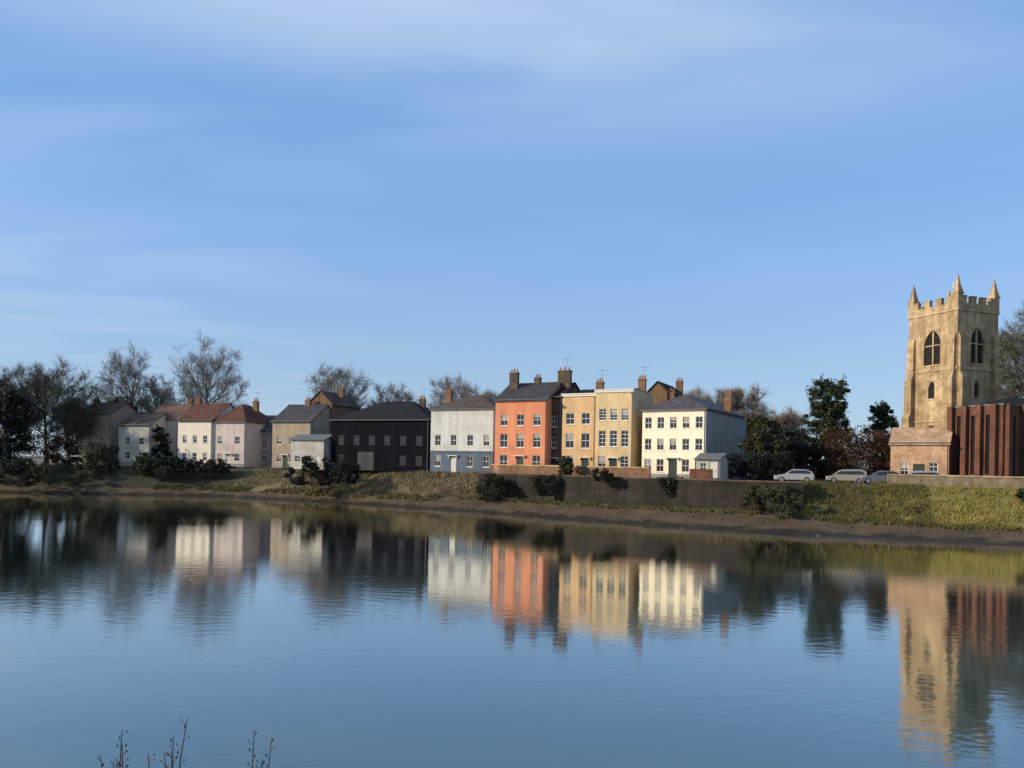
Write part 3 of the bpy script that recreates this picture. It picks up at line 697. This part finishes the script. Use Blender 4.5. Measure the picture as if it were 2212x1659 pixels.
bare_tree('spindly bare tree between dark bushes and tall conifer', 1700, 880, 80, 116, 12, 'bark_red', lev=(18,8,7,6), twig=.019)

def leafy(name, cat, label, x, ytop, wpx, D, seed, m, base, shape='round', n=90, per=60, leaf=.26, ybase=None, trunk=True, group=None, depth=None, low=.0):
    rnd = random.Random(seed); hgt = gz(x, ytop, D)-base; wid = wpx/F*D; P = at(x, 990, D); dp = depth or wid
    cr = MB(); tk = MB(); centres = []
    def prof_r(t):
        if shape == 'cone': return max(.08, (1-t)**.75)*(.75+.25*min(1, t*8))
        if shape == 'column': return max(.1, max(0, 1-abs((t-.40)/.62)**2.3)**.6)
        if shape == 'box': return .95
        if shape == 'hang': return .25+.75*t**.6
        return max(.1, math.sqrt(max(0, 1-(2*t-.85)**2/1.34)))
    lobes = []
    if shape in ('round', 'column'):
        nlb = 15 if shape == 'column' else 10
        for k in range(nlb):
            t = min(.86, (k+.5)/nlb*.9+rnd.uniform(-.05,.05)); a = k*2.4+rnd.uniform(-.6,.6); R_ = prof_r(t)
            lr = min(wid*.5, hgt*.5)*rnd.uniform(.34,.56)*(.55+.45*R_); off = max(0, R_*wid/2*1.06-lr)*rnd.uniform(.75,1.05)
            lobes.append((Vector((math.cos(a)*off, math.sin(a)*off*dp/wid, min(t*hgt, hgt-lr*.92))), lr))
    for k in range(n):
        if lobes and rnd.random() < .82:
            c, lr = lobes[k % len(lobes)]; d = Vector((rnd.gauss(0,1), rnd.gauss(0,1), rnd.gauss(0,1))).normalized()*lr*rnd.uniform(.25,1)**.5
            p = c+d; p.y = c.y+d.y*dp/wid; p.z = max(.1, p.z); centres.append((p, lr*rnd.uniform(.22,.42))); continue
        t = low+(1-low)*rnd.random()**(.9 if shape != 'cone' else 1.2); a = rnd.uniform(0, 6.2832); rr = prof_r(t)*rnd.uniform(.3,1)**.6*(.82+.62*mn.noise(Vector((math.cos(a)*1.3+seed*3.1, math.sin(a)*1.3, t*2.6))))
        if shape == 'box': c = Vector((rnd.uniform(-.5,.5)*wid, rnd.uniform(-.5,.5)*dp, t*hgt*(.93+.1*mn.noise(Vector((rnd.random()*0+seed, t, 0))))))
        else: c = Vector((math.cos(a)*rr*wid/2*.92, math.sin(a)*rr*dp/2*.92, t*hgt*.95))
        cs = min(wid, hgt)*.135*rnd.uniform(.45,1.3); centres.append((c, cs))
    for c, cs in centres:
        for _ in range(per):
            o = Vector((max(-1.4,min(1.4,rnd.gauss(0,.8))), max(-1.4,min(1.4,rnd.gauss(0,.8))), max(-1.1,min(1.1,rnd.gauss(0,.65)))))*cs*.72; p = c+o
            if p.z < .02: p.z = .02+rnd.random()*.2
            if p.z > hgt: continue
            u = Vector((rnd.uniform(-1,1), rnd.uniform(-1,1), rnd.uniform(-.7,.7))).normalized(); w = u.cross(Vector((rnd.uniform(-1,1), rnd.uniform(-1,1), rnd.uniform(-1,1)))).normalized()
            s = leaf*rnd.uniform(.55,1.2)
            cr.face((p-u*s*.5, p+w*s*.28, p+u*s*.5, p-w*s*.28))
    for _ in range(n//5):          # loose shoots that break the outline
        c, cs = rnd.choice(centres); d = Vector((c.x, c.y, c.z-hgt*.35)); d = (d.normalized()+Vector((rnd.uniform(-.4,.4),rnd.uniform(-.4,.4),rnd.uniform(.1,.7)))).normalized(); Ls = min(wid,hgt)*rnd.uniform(.10,.24)
        for k in range(22):
            p = c+d*(cs*.6+Ls*rnd.random())+Vector((rnd.uniform(-1,1),rnd.uniform(-1,1),rnd.uniform(-1,1)))*.16
            if p.z > hgt*1.04 or p.z < .05: continue
            u = Vector((rnd.uniform(-1,1), rnd.uniform(-1,1), rnd.uniform(-.7,.7))).normalized(); w = u.cross(Vector((rnd.uniform(-1,1), rnd.uniform(-1,1), rnd.uniform(-1,1)))).normalized(); s = leaf*rnd.uniform(.5,.9)
            cr.face((p-u*s*.5, p+w*s*.28, p+u*s*.5, p-w*s*.28))
    root = tag(empty(name, (P.x, P.y, base)), label, cat, group)
    cr.build('foliage' if not trunk else 'crown', M[m], root)
    if trunk:
        tk.tube([Vector((0,0,-.2)), Vector((.05,.02,hgt*.4)), Vector((0,.05,hgt*.9))], [wid*.05+.08, wid*.035+.05, .03], 8, True)
        for c, cs in centres[::4]: 
            z = max(.2, c.z-.35*Vector((c.x,c.y)).length-.2); tk.tube([Vector((0,0,min(z,hgt*.85))), (Vector((0,0,z))+c)*.5+Vector((0,0,.1)), c], [.07,.045,.015], 4)
        tk.build('trunk', M['bark'], root)
    else:
        for c, cs in centres[::5]: tk.tube([Vector((c.x*.5,c.y*.5,-.1)), c*.6, c], [.03,.022,.01], 4)
        tk.build('stems', M['stalk'], root)
    return root
EG = 'evergreens on the far bank'
leafy('evergreen_tree', 'tree', 'dark navy-black evergreen at the far left edge by the water', 8, 836, 120, 125, 21, 'leaf_black', 3.6, 'round', 240, 120, .42, group=EG)
leafy('evergreen_tree', 'tree', 'dark blue-black holly rising behind the small grey-white house', 262, 846, 70, 148, 22, 'leaf_black', 4.6, 'round', 150, 100, .4, group=EG)
leafy('evergreen_tree', 'tree', 'dark evergreen between the small grey-white house and long white house', 346, 920, 44, 134, 31, 'leaf_black', 4.6, 'round', 110, 90, .4, group=EG)
leafy('conifer', 'tree', 'tall dark green rounded conifer between cream house and church', 1787, 806, 112, 99, 23, 'leaf_dark', 4.6, 'column', 300, 120, .32, group=EG)
leafy('conifer', 'tree', 'smaller dark conifer just left of the church tower', 1906, 856, 70, 101, 24, 'leaf_dark', 4.6, 'column', 200, 110, .32, group=EG)
leafy('evergreen_tree', 'tree', 'olive green rounded evergreen right of the grey side wall', 1645, 888, 96, 91, 25, 'leaf_olive', 4.6, 'round', 180, 110, .3, group=EG)
leafy('evergreen_tree', 'tree', 'blackish bushy evergreen between olive tree and tall conifer', 1708, 926, 110, 96, 26, 'leaf_black', 4.6, 'round', 180, 110, .3, group=EG)
leafy('hedge', 'hedge', 'tall dark brown-leaved hedge between tall conifer and church vestry', 1866, 926, 160, 93, 27, 'leaf_brown', 4.6, 'box', 260, 70, .24, trunk=False, depth=2.4)
leafy('hedge', 'hedge', 'dark clipped hedge under the blackish evergreen', 1640, 975, 130, 88, 28, 'leaf_black', 4.6, 'box', 160, 60, .22, trunk=False, depth=1.8)
BG = 'bushes along the water edge of the far bank'
for i, (lab, x, yt, wp, D, mm, b, sh) in enumerate([
    ('dark bush hanging over the water at the left edge', 22, 985, 130, 121, 'ivy', 1.0, 'round'),
    ('olive scrubby bush on the left bank under the big bare tree', 128, 1000, 130, 121.5, 'leaf_olive', 1.4, 'round'),
    ('brown-leaved shrub right of the big bare tree trunk', 138, 945, 80, 127, 'leaf_brown', 4.4, 'round'),
    ('tall dark green bush below the brown cottage', 222, 955, 84, 125, 'leaf_dark', 3.0, 'round'),
    ('mid green bush at the right corner of the small grey-white house', 312, 978, 66, 124, 'leaf_green', 3.2, 'round'),
    ('dark green rounded bush at the left end of the long hedge', 362, 985, 62, 123, 'leaf_dark', 3.2, 'round'),
    ('spreading dark bush below the low white cabin', 672, 985, 110, 110.5, 'leaf_black', 2.4, 'round'),
    ('dark ivy clump at the left end of the river wall', 1064, 1022, 74, 97, 'ivy', 1.2, 'round'),
    ('low dark bush on the slope under the big dark building', 742, 1000, 90, 108, 'leaf_black', 2.8, 'round'),
    ('low olive bush where the river wall meets the grass bank', 1668, 1046, 130, 75.5, 'leaf_olive', 1.6, 'round'),
    ('low brown scrub in the middle of the grass bank below the churchyard wall', 1982, 1092, 60, 73, 'leaf_brown', 2.0, 'round'),
    ('straggly dark bush growing on top of the river wall in the middle', 1300, 1012, 50, 87, 'ivy', 4.3, 'round'),
    ('small olive bush behind the brown garden wall at the tan house', 1222, 985, 36, 93, 'leaf_olive', 4.6, 'round'),
    ('ivy spilling over the top of the river wall below the cream house', 1452, 1030, 70, 83.0, 'ivy', 2.9, 'hang'),
    ('dark ivy patch on the river wall below the yellow house', 1180, 1026, 92, 92.2, 'ivy', 2.2, 'hang'),
    ('small dark bush at the right edge on the grass bank', 2212, 1056, 40, 71, 'leaf_dark', 1.9, 'round'),
]):
    leafy('bush', 'bush', lab, x, yt, wp, D, 40+i, mm, b, sh, 130, 90 if sh != 'hang' else 45, .2 if D < 100 else .27, trunk=False, group=BG, depth=.7 if sh == 'hang' else None)
leafy('hedge', 'hedge', 'long dark brown hedge below the long white house', 442, 992, 118, 124, 55, 'ivy', 3.6, 'box', 200, 60, .3, trunk=False, depth=2.5)

# far-off wood beyond everything
def wood():
    mb = MB(); rnd = random.Random(77)
    for k in range(900):
        x = rnd.uniform(-330, 330); y = 235+rnd.uniform(0, 50)+abs(x)*.05
        hh = 9+4*mn.noise(Vector((x*.03, 1, 0)))+rnd.uniform(-1,1)
        for _ in range(110):
            p = Vector((x+rnd.gauss(0,2.0), y+rnd.gauss(0,2), 4.5+rnd.random()**.7*hh)); s = rnd.uniform(.35,.75)
            u = Vector((rnd.uniform(-1,1), rnd.uniform(-1,1), rnd.uniform(-1,1))).normalized(); w = u.cross(Vector((rnd.uniform(-1,1), rnd.uniform(-1,1), .3))).normalized()
            mb.face((p-u*s*.5, p+w*s*.3, p+u*s*.5, p-w*s*.3))
    tag(mb.build('distant_wood', M['ivy']), kind='stuff')
wood()

# ------------------------------------------------------------------ parked cars
def car(label, x, D, rz, paint, typ='hatch', z=4.68):
    P = at(x, 1030, D); root = tag(empty('parked_car', (P.x, P.y, z), rz), label, 'car', 'cars parked by the churchyard')
    # side outline (x along the car, z up), front at -x
    L, Wd = 4.2, 1.74
    low = [(-2.1,.30),(-2.12,.55),(-2.0,.72),(-1.1,.90),(-.95,.93),(1.75,.97),(2.05,.90),(2.1,.55),(2.05,.30)]
    b = MB()
    sect = []
    for yy, ins, zz in ((-Wd/2,.10,-.03),(-Wd/2-.0,.0,0),(Wd/2,.0,0),(Wd/2,.10,-.03)): pass
    for yy, k in ((-Wd/2,.94),(-Wd/2+.10,1.0),(Wd/2-.10,1.0),(Wd/2,.94)):
        sect.append([Vector((px*(k if abs(px) > 1.5 else 1), yy, pz-(.03 if k < 1 and pz > .6 else 0))) for px, pz in low])
    b.loft(sect)
    top = [(-1.0,.92),(-.35,1.38),(.0,1.46),(1.2,1.45),(1.75,1.25),(1.95,.94)] if typ == 'hatch' else [(-1.45,.90),(-.75,1.42),(-.3,1.52),(1.5,1.56),(1.95,1.35),(2.06,.94)]
    rings = []
    for yy, k in ((-.70,.0),(-.60,1),(.60,1),(.70,.0)):
        rings.append([Vector((px, yy*(1.12 if pz < 1 else 1), (.92+(pz-.92)*(.955 if k == 0 else 1)))) for px, pz in top])
    b.loft(rings)
    body = b.build('body', M[paint], root)
    g = MB()
    for sy in (-1, 1):
        w1 = [(top[0][0]+.28,.97),(top[1][0]+.08,1.31),(top[3][0]-.1,1.37),(top[4][0]-.12,1.2),(top[5][0]-.28,.98)]
        f = [Vector((px, sy*(.795-(pz-.92)*.16), pz)) for px, pz in w1]; g.face(f if sy < 0 else list(reversed(f)))
    g.build('window', M['glass'], root)
    ws = MB(); a, c = top[0], top[1]; ox = -.02
    ws.face([Vector((a[0]+.05+ox,.66,.97+.01)), Vector((c[0]-.03+ox,.55,1.35+.02)), Vector((c[0]-.03+ox,-.55,1.35+.02)), Vector((a[0]+.05+ox,-.66,.97+.01))]); ws.build('windscreen', M['glass'], root)
    rw_ = MB(); a, c = top[5], top[4]
    rw_.face([Vector((a[0]-.02,-.62,1.0)), Vector((c[0]+.025,-.55,1.22)), Vector((c[0]+.025,.55,1.22)), Vector((a[0]-.02,.62,1.0))]); rw_.build('rear_window', M['glass'], root)
    for wx in (-1.3, 1.3):
        for sy in (-1, 1):
            t = MB(); y0 = sy*.66 if sy > 0 else -.89
            t.cyl((wx, y0, .31), (0,1,0), .31, .23, 20); wh = t.build('wheel', M['tyre'], root)
            r = MB(); r.cyl((wx, sy*.885 if sy > 0 else -.885-.02, .31), (0,1,0), .2, .02, 14); r.build('rim', M['rim'], wh)
    for sy in (-1, 1):
        q = MB(); q.box(-2.10, -1.93, sy*.62-.16, sy*.62+.16, .60, .72); q.build('headlight', M['lamp_clear'], root)
        q = MB(); q.box(1.98, 2.09, sy*.66-.12, sy*.66+.12, .66, .88); q.build('tail_light', M['lamp_red'], root)
    bp = MB(); bp.box(-2.17, -2.03, -.72, .72, .32, .46); bp.box(2.02, 2.15, -.72, .72, .32, .46); bp.build('bumper', M['carblack'], root)
    return root
rr = R(-22)
car('silver car parked in front of the dark hedge, left of the tall conifer', 1716, 82, rr, 'silver')
car('beige car parked in front of the brown-leaved hedge', 1828, 83, rr, 'carbeige', 'van')
car('dark grey car parked below the vestry, behind the grass bank', 1902, 81.5, rr+.05, 'cargrey')
car('silver taller car parked at the left end of the churchyard wall', 1986, 80.5, rr, 'silver', 'van')

# ------------------------------------------------------------------ near bank and dead stalks beside the camera
def near_bank():
    mb = MB(); ys = [-40,-10,0,1.5,2.6,3.4,4.2,5.5,7.5,10,14]; zs = [4.7,4.7,4.66,4.62,4.5,4.2,3.6,2.6,1.2,-.2,-1.8]
    n = 160; xs = [-120+240*i/n for i in range(n+1)]
    for y, z in zip(ys, zs):
        for x in xs: mb.v.append((x, y+.25*mn.noise(Vector((x*.3,y,5))), z+.12*mn.noise(Vector((x*.5,y*.5,1)))))
    w = n+1
    for j in range(len(ys)-1):
        for i in range(n): mb.f.append((j*w+i, j*w+i+1, (j+1)*w+i+1, (j+1)*w+i)); mb.m.append(0)
    tag(mb.build('near_bank', M['earth'], smooth=True), kind='structure')
near_bank()
def dead_weed(label, x, ytop, seed, D=3.3, n=7):
    rnd = random.Random(seed); P = at(x, 1600, D); z0 = 4.2; ht = gz(x, ytop, D)-z0
    root = tag(empty('dead_weed', (P.x, P.y, z0)), label, 'weed', 'dead weeds on the near bank')
    st, sd = MB(), MB()
    for k in range(n):
        hh = ht*(1 if k == 0 else rnd.uniform(.78,.95)); dx, dy = rnd.uniform(-.03,.03), rnd.uniform(-.04,.04)
        pts = [Vector((dx*t*2.0+.008*math.sin(t*7+k), dy*t*2, hh*t)) for t in (0,.3,.55,.8,1)]
        st.tube(pts, [.0055,.0048,.004,.003,.0016], 5, True)
        for j in range(9):
            t = .55+.45*j/9; i = min(int(t*4), 3); p = pts[i].lerp(pts[i+1], t*4-i) if t*4-i <= 1 else pts[-1]
            a = rnd.uniform(0,6.28); q = p+Vector((math.cos(a)*.022, math.sin(a)*.022, .02+.01*rnd.random())); st.tube([p, q], [.0012,.0008], 3)
            s = .0045*rnd.uniform(.7,1.3)
            sd.tube([q-Vector((0,0,s)), q, q+Vector((0,0,s*1.6))], [s*.3,s,s*.2], 5, True)
    n_ = len(st.v); st.v += sd.v; st.f += [tuple(i+n_ for i in f) for f in sd.f]; st.m += sd.m; st.build('stems', M['stalk'], root)
dead_weed('leftmost of three dead weed clumps at the bottom of the view', 268, 1585, 1, n=6)
dead_weed('tallest dead weed clump, middle of the three at the bottom', 360, 1562, 2, n=6)
dead_weed('rightmost of three dead weed clumps at the bottom of the view', 560, 1578, 3, n=5)

# ------------------------------------------------------------------ water
def water():
    mb = MB(); mb.face([Vector(p) for p in ((-900,6,0),(900,6,0),(900,420,0),(-900,420,0))])
    m = bpy.data.materials.new('river_water'); m.use_nodes = True; N, L = m.node_tree.nodes, m.node_tree.links
    N.remove(N['Principled BSDF']); out = N['Material Output']
    df = N.new('ShaderNodeBsdfDiffuse'); df.inputs['Color'].default_value = (.042,.066,.060,1)     # silty river water under the surface
    gl = N.new('ShaderNodeBsdfGlossy'); gl.inputs['Roughness'].default_value = .03; gl.inputs['Color'].default_value = (.99,1,.95,1)
    tc = N.new('ShaderNodeTexCoord'); mp = N.new('ShaderNodeMapping'); mp.inputs['Scale'].default_value = (.8,1.5,1); mp.inputs['Rotation'].default_value = (0,0,.25); L.new(tc.outputs['Object'], mp.inputs[0])
    a = N.new('ShaderNodeTexNoise'); a.inputs['Scale'].default_value = 1.6; a.inputs['Detail'].default_value = 5; a.inputs['Roughness'].default_value = .55; L.new(mp.outputs[0], a.inputs['Vector'])
    c = N.new('ShaderNodeTexNoise'); c.inputs['Scale'].default_value = .06; c.inputs['Detail'].default_value = 3; L.new(mp.outputs[0], c.inputs['Vector'])
    mr = N.new('ShaderNodeMapRange'); mr.inputs[1].default_value = .35; mr.inputs[2].default_value = .7; mr.inputs[3].default_value = .3; mr.inputs[4].default_value = 1.0; L.new(c.outputs['Fac'], mr.inputs[0])
    mu = N.new('ShaderNodeMath'); mu.operation = 'MULTIPLY'; L.new(a.outputs['Fac'], mu.inputs[0]); L.new(mr.outputs[0], mu.inputs[1])
    bp = N.new('ShaderNodeBump'); bp.inputs['Strength'].default_value = .21; bp.inputs['Distance'].default_value = .05; L.new(mu.outputs[0], bp.inputs['Height'])
    L.new(bp.outputs[0], gl.inputs['Normal'])
    fr = N.new('ShaderNodeFresnel'); fr.inputs['IOR'].default_value = 1.333; L.new(bp.outputs[0], fr.inputs['Normal'])
    pw = N.new('ShaderNodeMath'); pw.operation = 'POWER'; pw.inputs[1].default_value = .72; L.new(fr.outputs[0], pw.inputs[0])
    pm = N.new('ShaderNodeMath'); pm.operation = 'MULTIPLY'; pm.use_clamp = True; pm.inputs[1].default_value = 1.6; L.new(pw.outputs[0], pm.inputs[0])
    ms = N.new('ShaderNodeMixShader'); L.new(pm.outputs[0], ms.inputs[0]); L.new(df.outputs[0], ms.inputs[1]); L.new(gl.outputs[0], ms.inputs[2]); L.new(ms.outputs[0], out.inputs[0])
    tag(mb.build('water', m), kind='structure')
water()

# ------------------------------------------------------------------ light, sky, camera
SUN_AZ = math.atan2(-.97, -.24)       # direction towards the sun, measured from +Y towards +X
EL = R(21)
sd = Vector((math.sin(SUN_AZ)*math.cos(EL), math.cos(SUN_AZ)*math.cos(EL), math.sin(EL)))
sl = bpy.data.lights.new('sun', 'SUN'); sl.energy = 3.8; sl.angle = R(.5); sl.color = (1,.85,.64)
so = bpy.data.objects.new('sun', sl); COL.objects.link(so); so.rotation_euler = sd.to_track_quat('Z', 'Y').to_euler(); so.location = (-60, -20, 60)
W = bpy.data.worlds.new('World'); S.world = W; W.use_nodes = True
N, L = W.node_tree.nodes, W.node_tree.links; bg = N['Background']
sk = N.new('ShaderNodeTexSky'); sk.sky_type = 'NISHITA'; sk.sun_disc = False; sk.sun_elevation = EL; sk.sun_rotation = SUN_AZ
sk.air_density = 1.0; sk.dust_density = .2; sk.ozone_density = 3.0; sk.altitude = 0
tc = N.new('ShaderNodeTexCoord'); sp = N.new('ShaderNodeSeparateXYZ'); L.new(tc.outputs['Generated'], sp.inputs[0])
# thin cirrus: direction projected on a high flat layer
mz = N.new('ShaderNodeMath'); mz.operation = 'MAXIMUM'; mz.inputs[1].default_value = .03; L.new(sp.outputs[2], mz.inputs[0])
dx = N.new('ShaderNodeMath'); dx.operation = 'DIVIDE'; L.new(sp.outputs[0], dx.inputs[0]); L.new(mz.outputs[0], dx.inputs[1])
dy = N.new('ShaderNodeMath'); dy.operation = 'DIVIDE'; L.new(sp.outputs[1], dy.inputs[0]); L.new(mz.outputs[0], dy.inputs[1])
cb = N.new('ShaderNodeCombineXYZ'); L.new(dx.outputs[0], cb.inputs[0]); L.new(dy.outputs[0], cb.inputs[1])
mp = N.new('ShaderNodeMapping'); mp.inputs['Scale'].default_value = (.5,.95,1); mp.inputs['Rotation'].default_value = (0,0,.22); mp.inputs['Location'].default_value = (1.75,.55,0); L.new(cb.outputs[0], mp.inputs[0])
nz = N.new('ShaderNodeTexNoise'); nz.inputs['Scale'].default_value = 1.1; nz.inputs['Detail'].default_value = 5; nz.inputs['Roughness'].default_value = .45; nz.inputs['Distortion'].default_value = .9; L.new(mp.outputs[0], nz.inputs['Vector'])
cr = N.new('ShaderNodeMapRange'); cr.interpolation_type = 'SMOOTHSTEP'; cr.inputs[1].default_value = .31; cr.inputs[2].default_value = .70; cr.inputs[3].default_value = 0; cr.inputs[4].default_value = 1; L.new(nz.outputs['Fac'], cr.inputs[0])
ce = N.new('ShaderNodeMapRange'); ce.interpolation_type = 'SMOOTHSTEP'; ce.inputs[1].default_value = .34; ce.inputs[2].default_value = .53; ce.inputs[3].default_value = .10; ce.inputs[4].default_value = .95; L.new(sp.outputs[2], ce.inputs[0])
lf = N.new('ShaderNodeMapRange'); lf.interpolation_type = 'SMOOTHSTEP'; lf.inputs[1].default_value = .05; lf.inputs[2].default_value = -.5; lf.inputs[3].default_value = 0; lf.inputs[4].default_value = .42; L.new(sp.outputs[0], lf.inputs[0])
ve = N.new('ShaderNodeMath'); ve.operation = 'MULTIPLY_ADD'; L.new(cr.outputs[0], ve.inputs[0]); ve.inputs[1].default_value = .80; ve.inputs[2].default_value = .24
vt = N.new('ShaderNodeMath'); vt.operation = 'MULTIPLY'; L.new(ve.outputs[0], vt.inputs[0]); L.new(ce.outputs[0], vt.inputs[1])
vl = N.new('ShaderNodeMath'); vl.operation = 'MULTIPLY'; L.new(cr.outputs[0], vl.inputs[0]); L.new(lf.outputs[0], vl.inputs[1])
cm = N.new('ShaderNodeMath'); cm.operation = 'MAXIMUM'; L.new(vt.outputs[0], cm.inputs[0]); L.new(vl.outputs[0], cm.inputs[1])
mx = N.new('ShaderNodeMix'); mx.data_type = 'RGBA'; L.new(cm.outputs[0], mx.inputs[0]); ti = N.new('ShaderNodeMix'); ti.data_type = 'RGBA'; ti.blend_type = 'MULTIPLY'; ti.inputs[0].default_value = 1; L.new(sk.outputs[0], ti.inputs[6]); ti.inputs[7].default_value = (.86,1.0,1.17,1)
hz = N.new('ShaderNodeValToRGB'); L.new(sp.outputs[2], hz.inputs[0]); e = hz.color_ramp.elements      # clear winter sky: paler and greyer low down
e[0].position = 0; e[0].color = (1.75,2.12,2.6,1); e[1].position = 1; e[1].color = (.6,1.25,2.9,1)
for p_, c_ in ((.12,(1.5,2.15,3.0)),(.25,(1.2,2.1,3.6)),(.42,(.74,1.76,3.55))): q_ = e.new(p_); q_.color = (*c_,1)
hm = N.new('ShaderNodeMix'); hm.data_type = 'RGBA'; hm.inputs[0].default_value = .8; L.new(ti.outputs[2], hm.inputs[6]); L.new(hz.outputs[0], hm.inputs[7])
L.new(hm.outputs[2], mx.inputs[6]); mx.inputs[7].default_value = (2.35,3.0,4.1,1)
L.new(mx.outputs[2], bg.inputs[0]); bg.inputs[1].default_value = .15
c = bpy.data.cameras.new('camera'); o = bpy.data.objects.new('camera', c); COL.objects.link(o); S.camera = o
o.location = (0, 0, H); o.rotation_euler = (math.pi/2, -ROLL, 0); c.sensor_width = 36; c.lens = 36*F/2212; c.shift_y = (CY-829.5)/2212*1.0; c.clip_start = .1; c.clip_end = 6000
vs = S.view_settings; vs.view_transform = 'Standard'; vs.look = 'None'; vs.exposure = .5; vs.gamma = 1
for ob in COL.objects:
    for k in ('_w', '_h'):
        if k in ob: del ob[k]
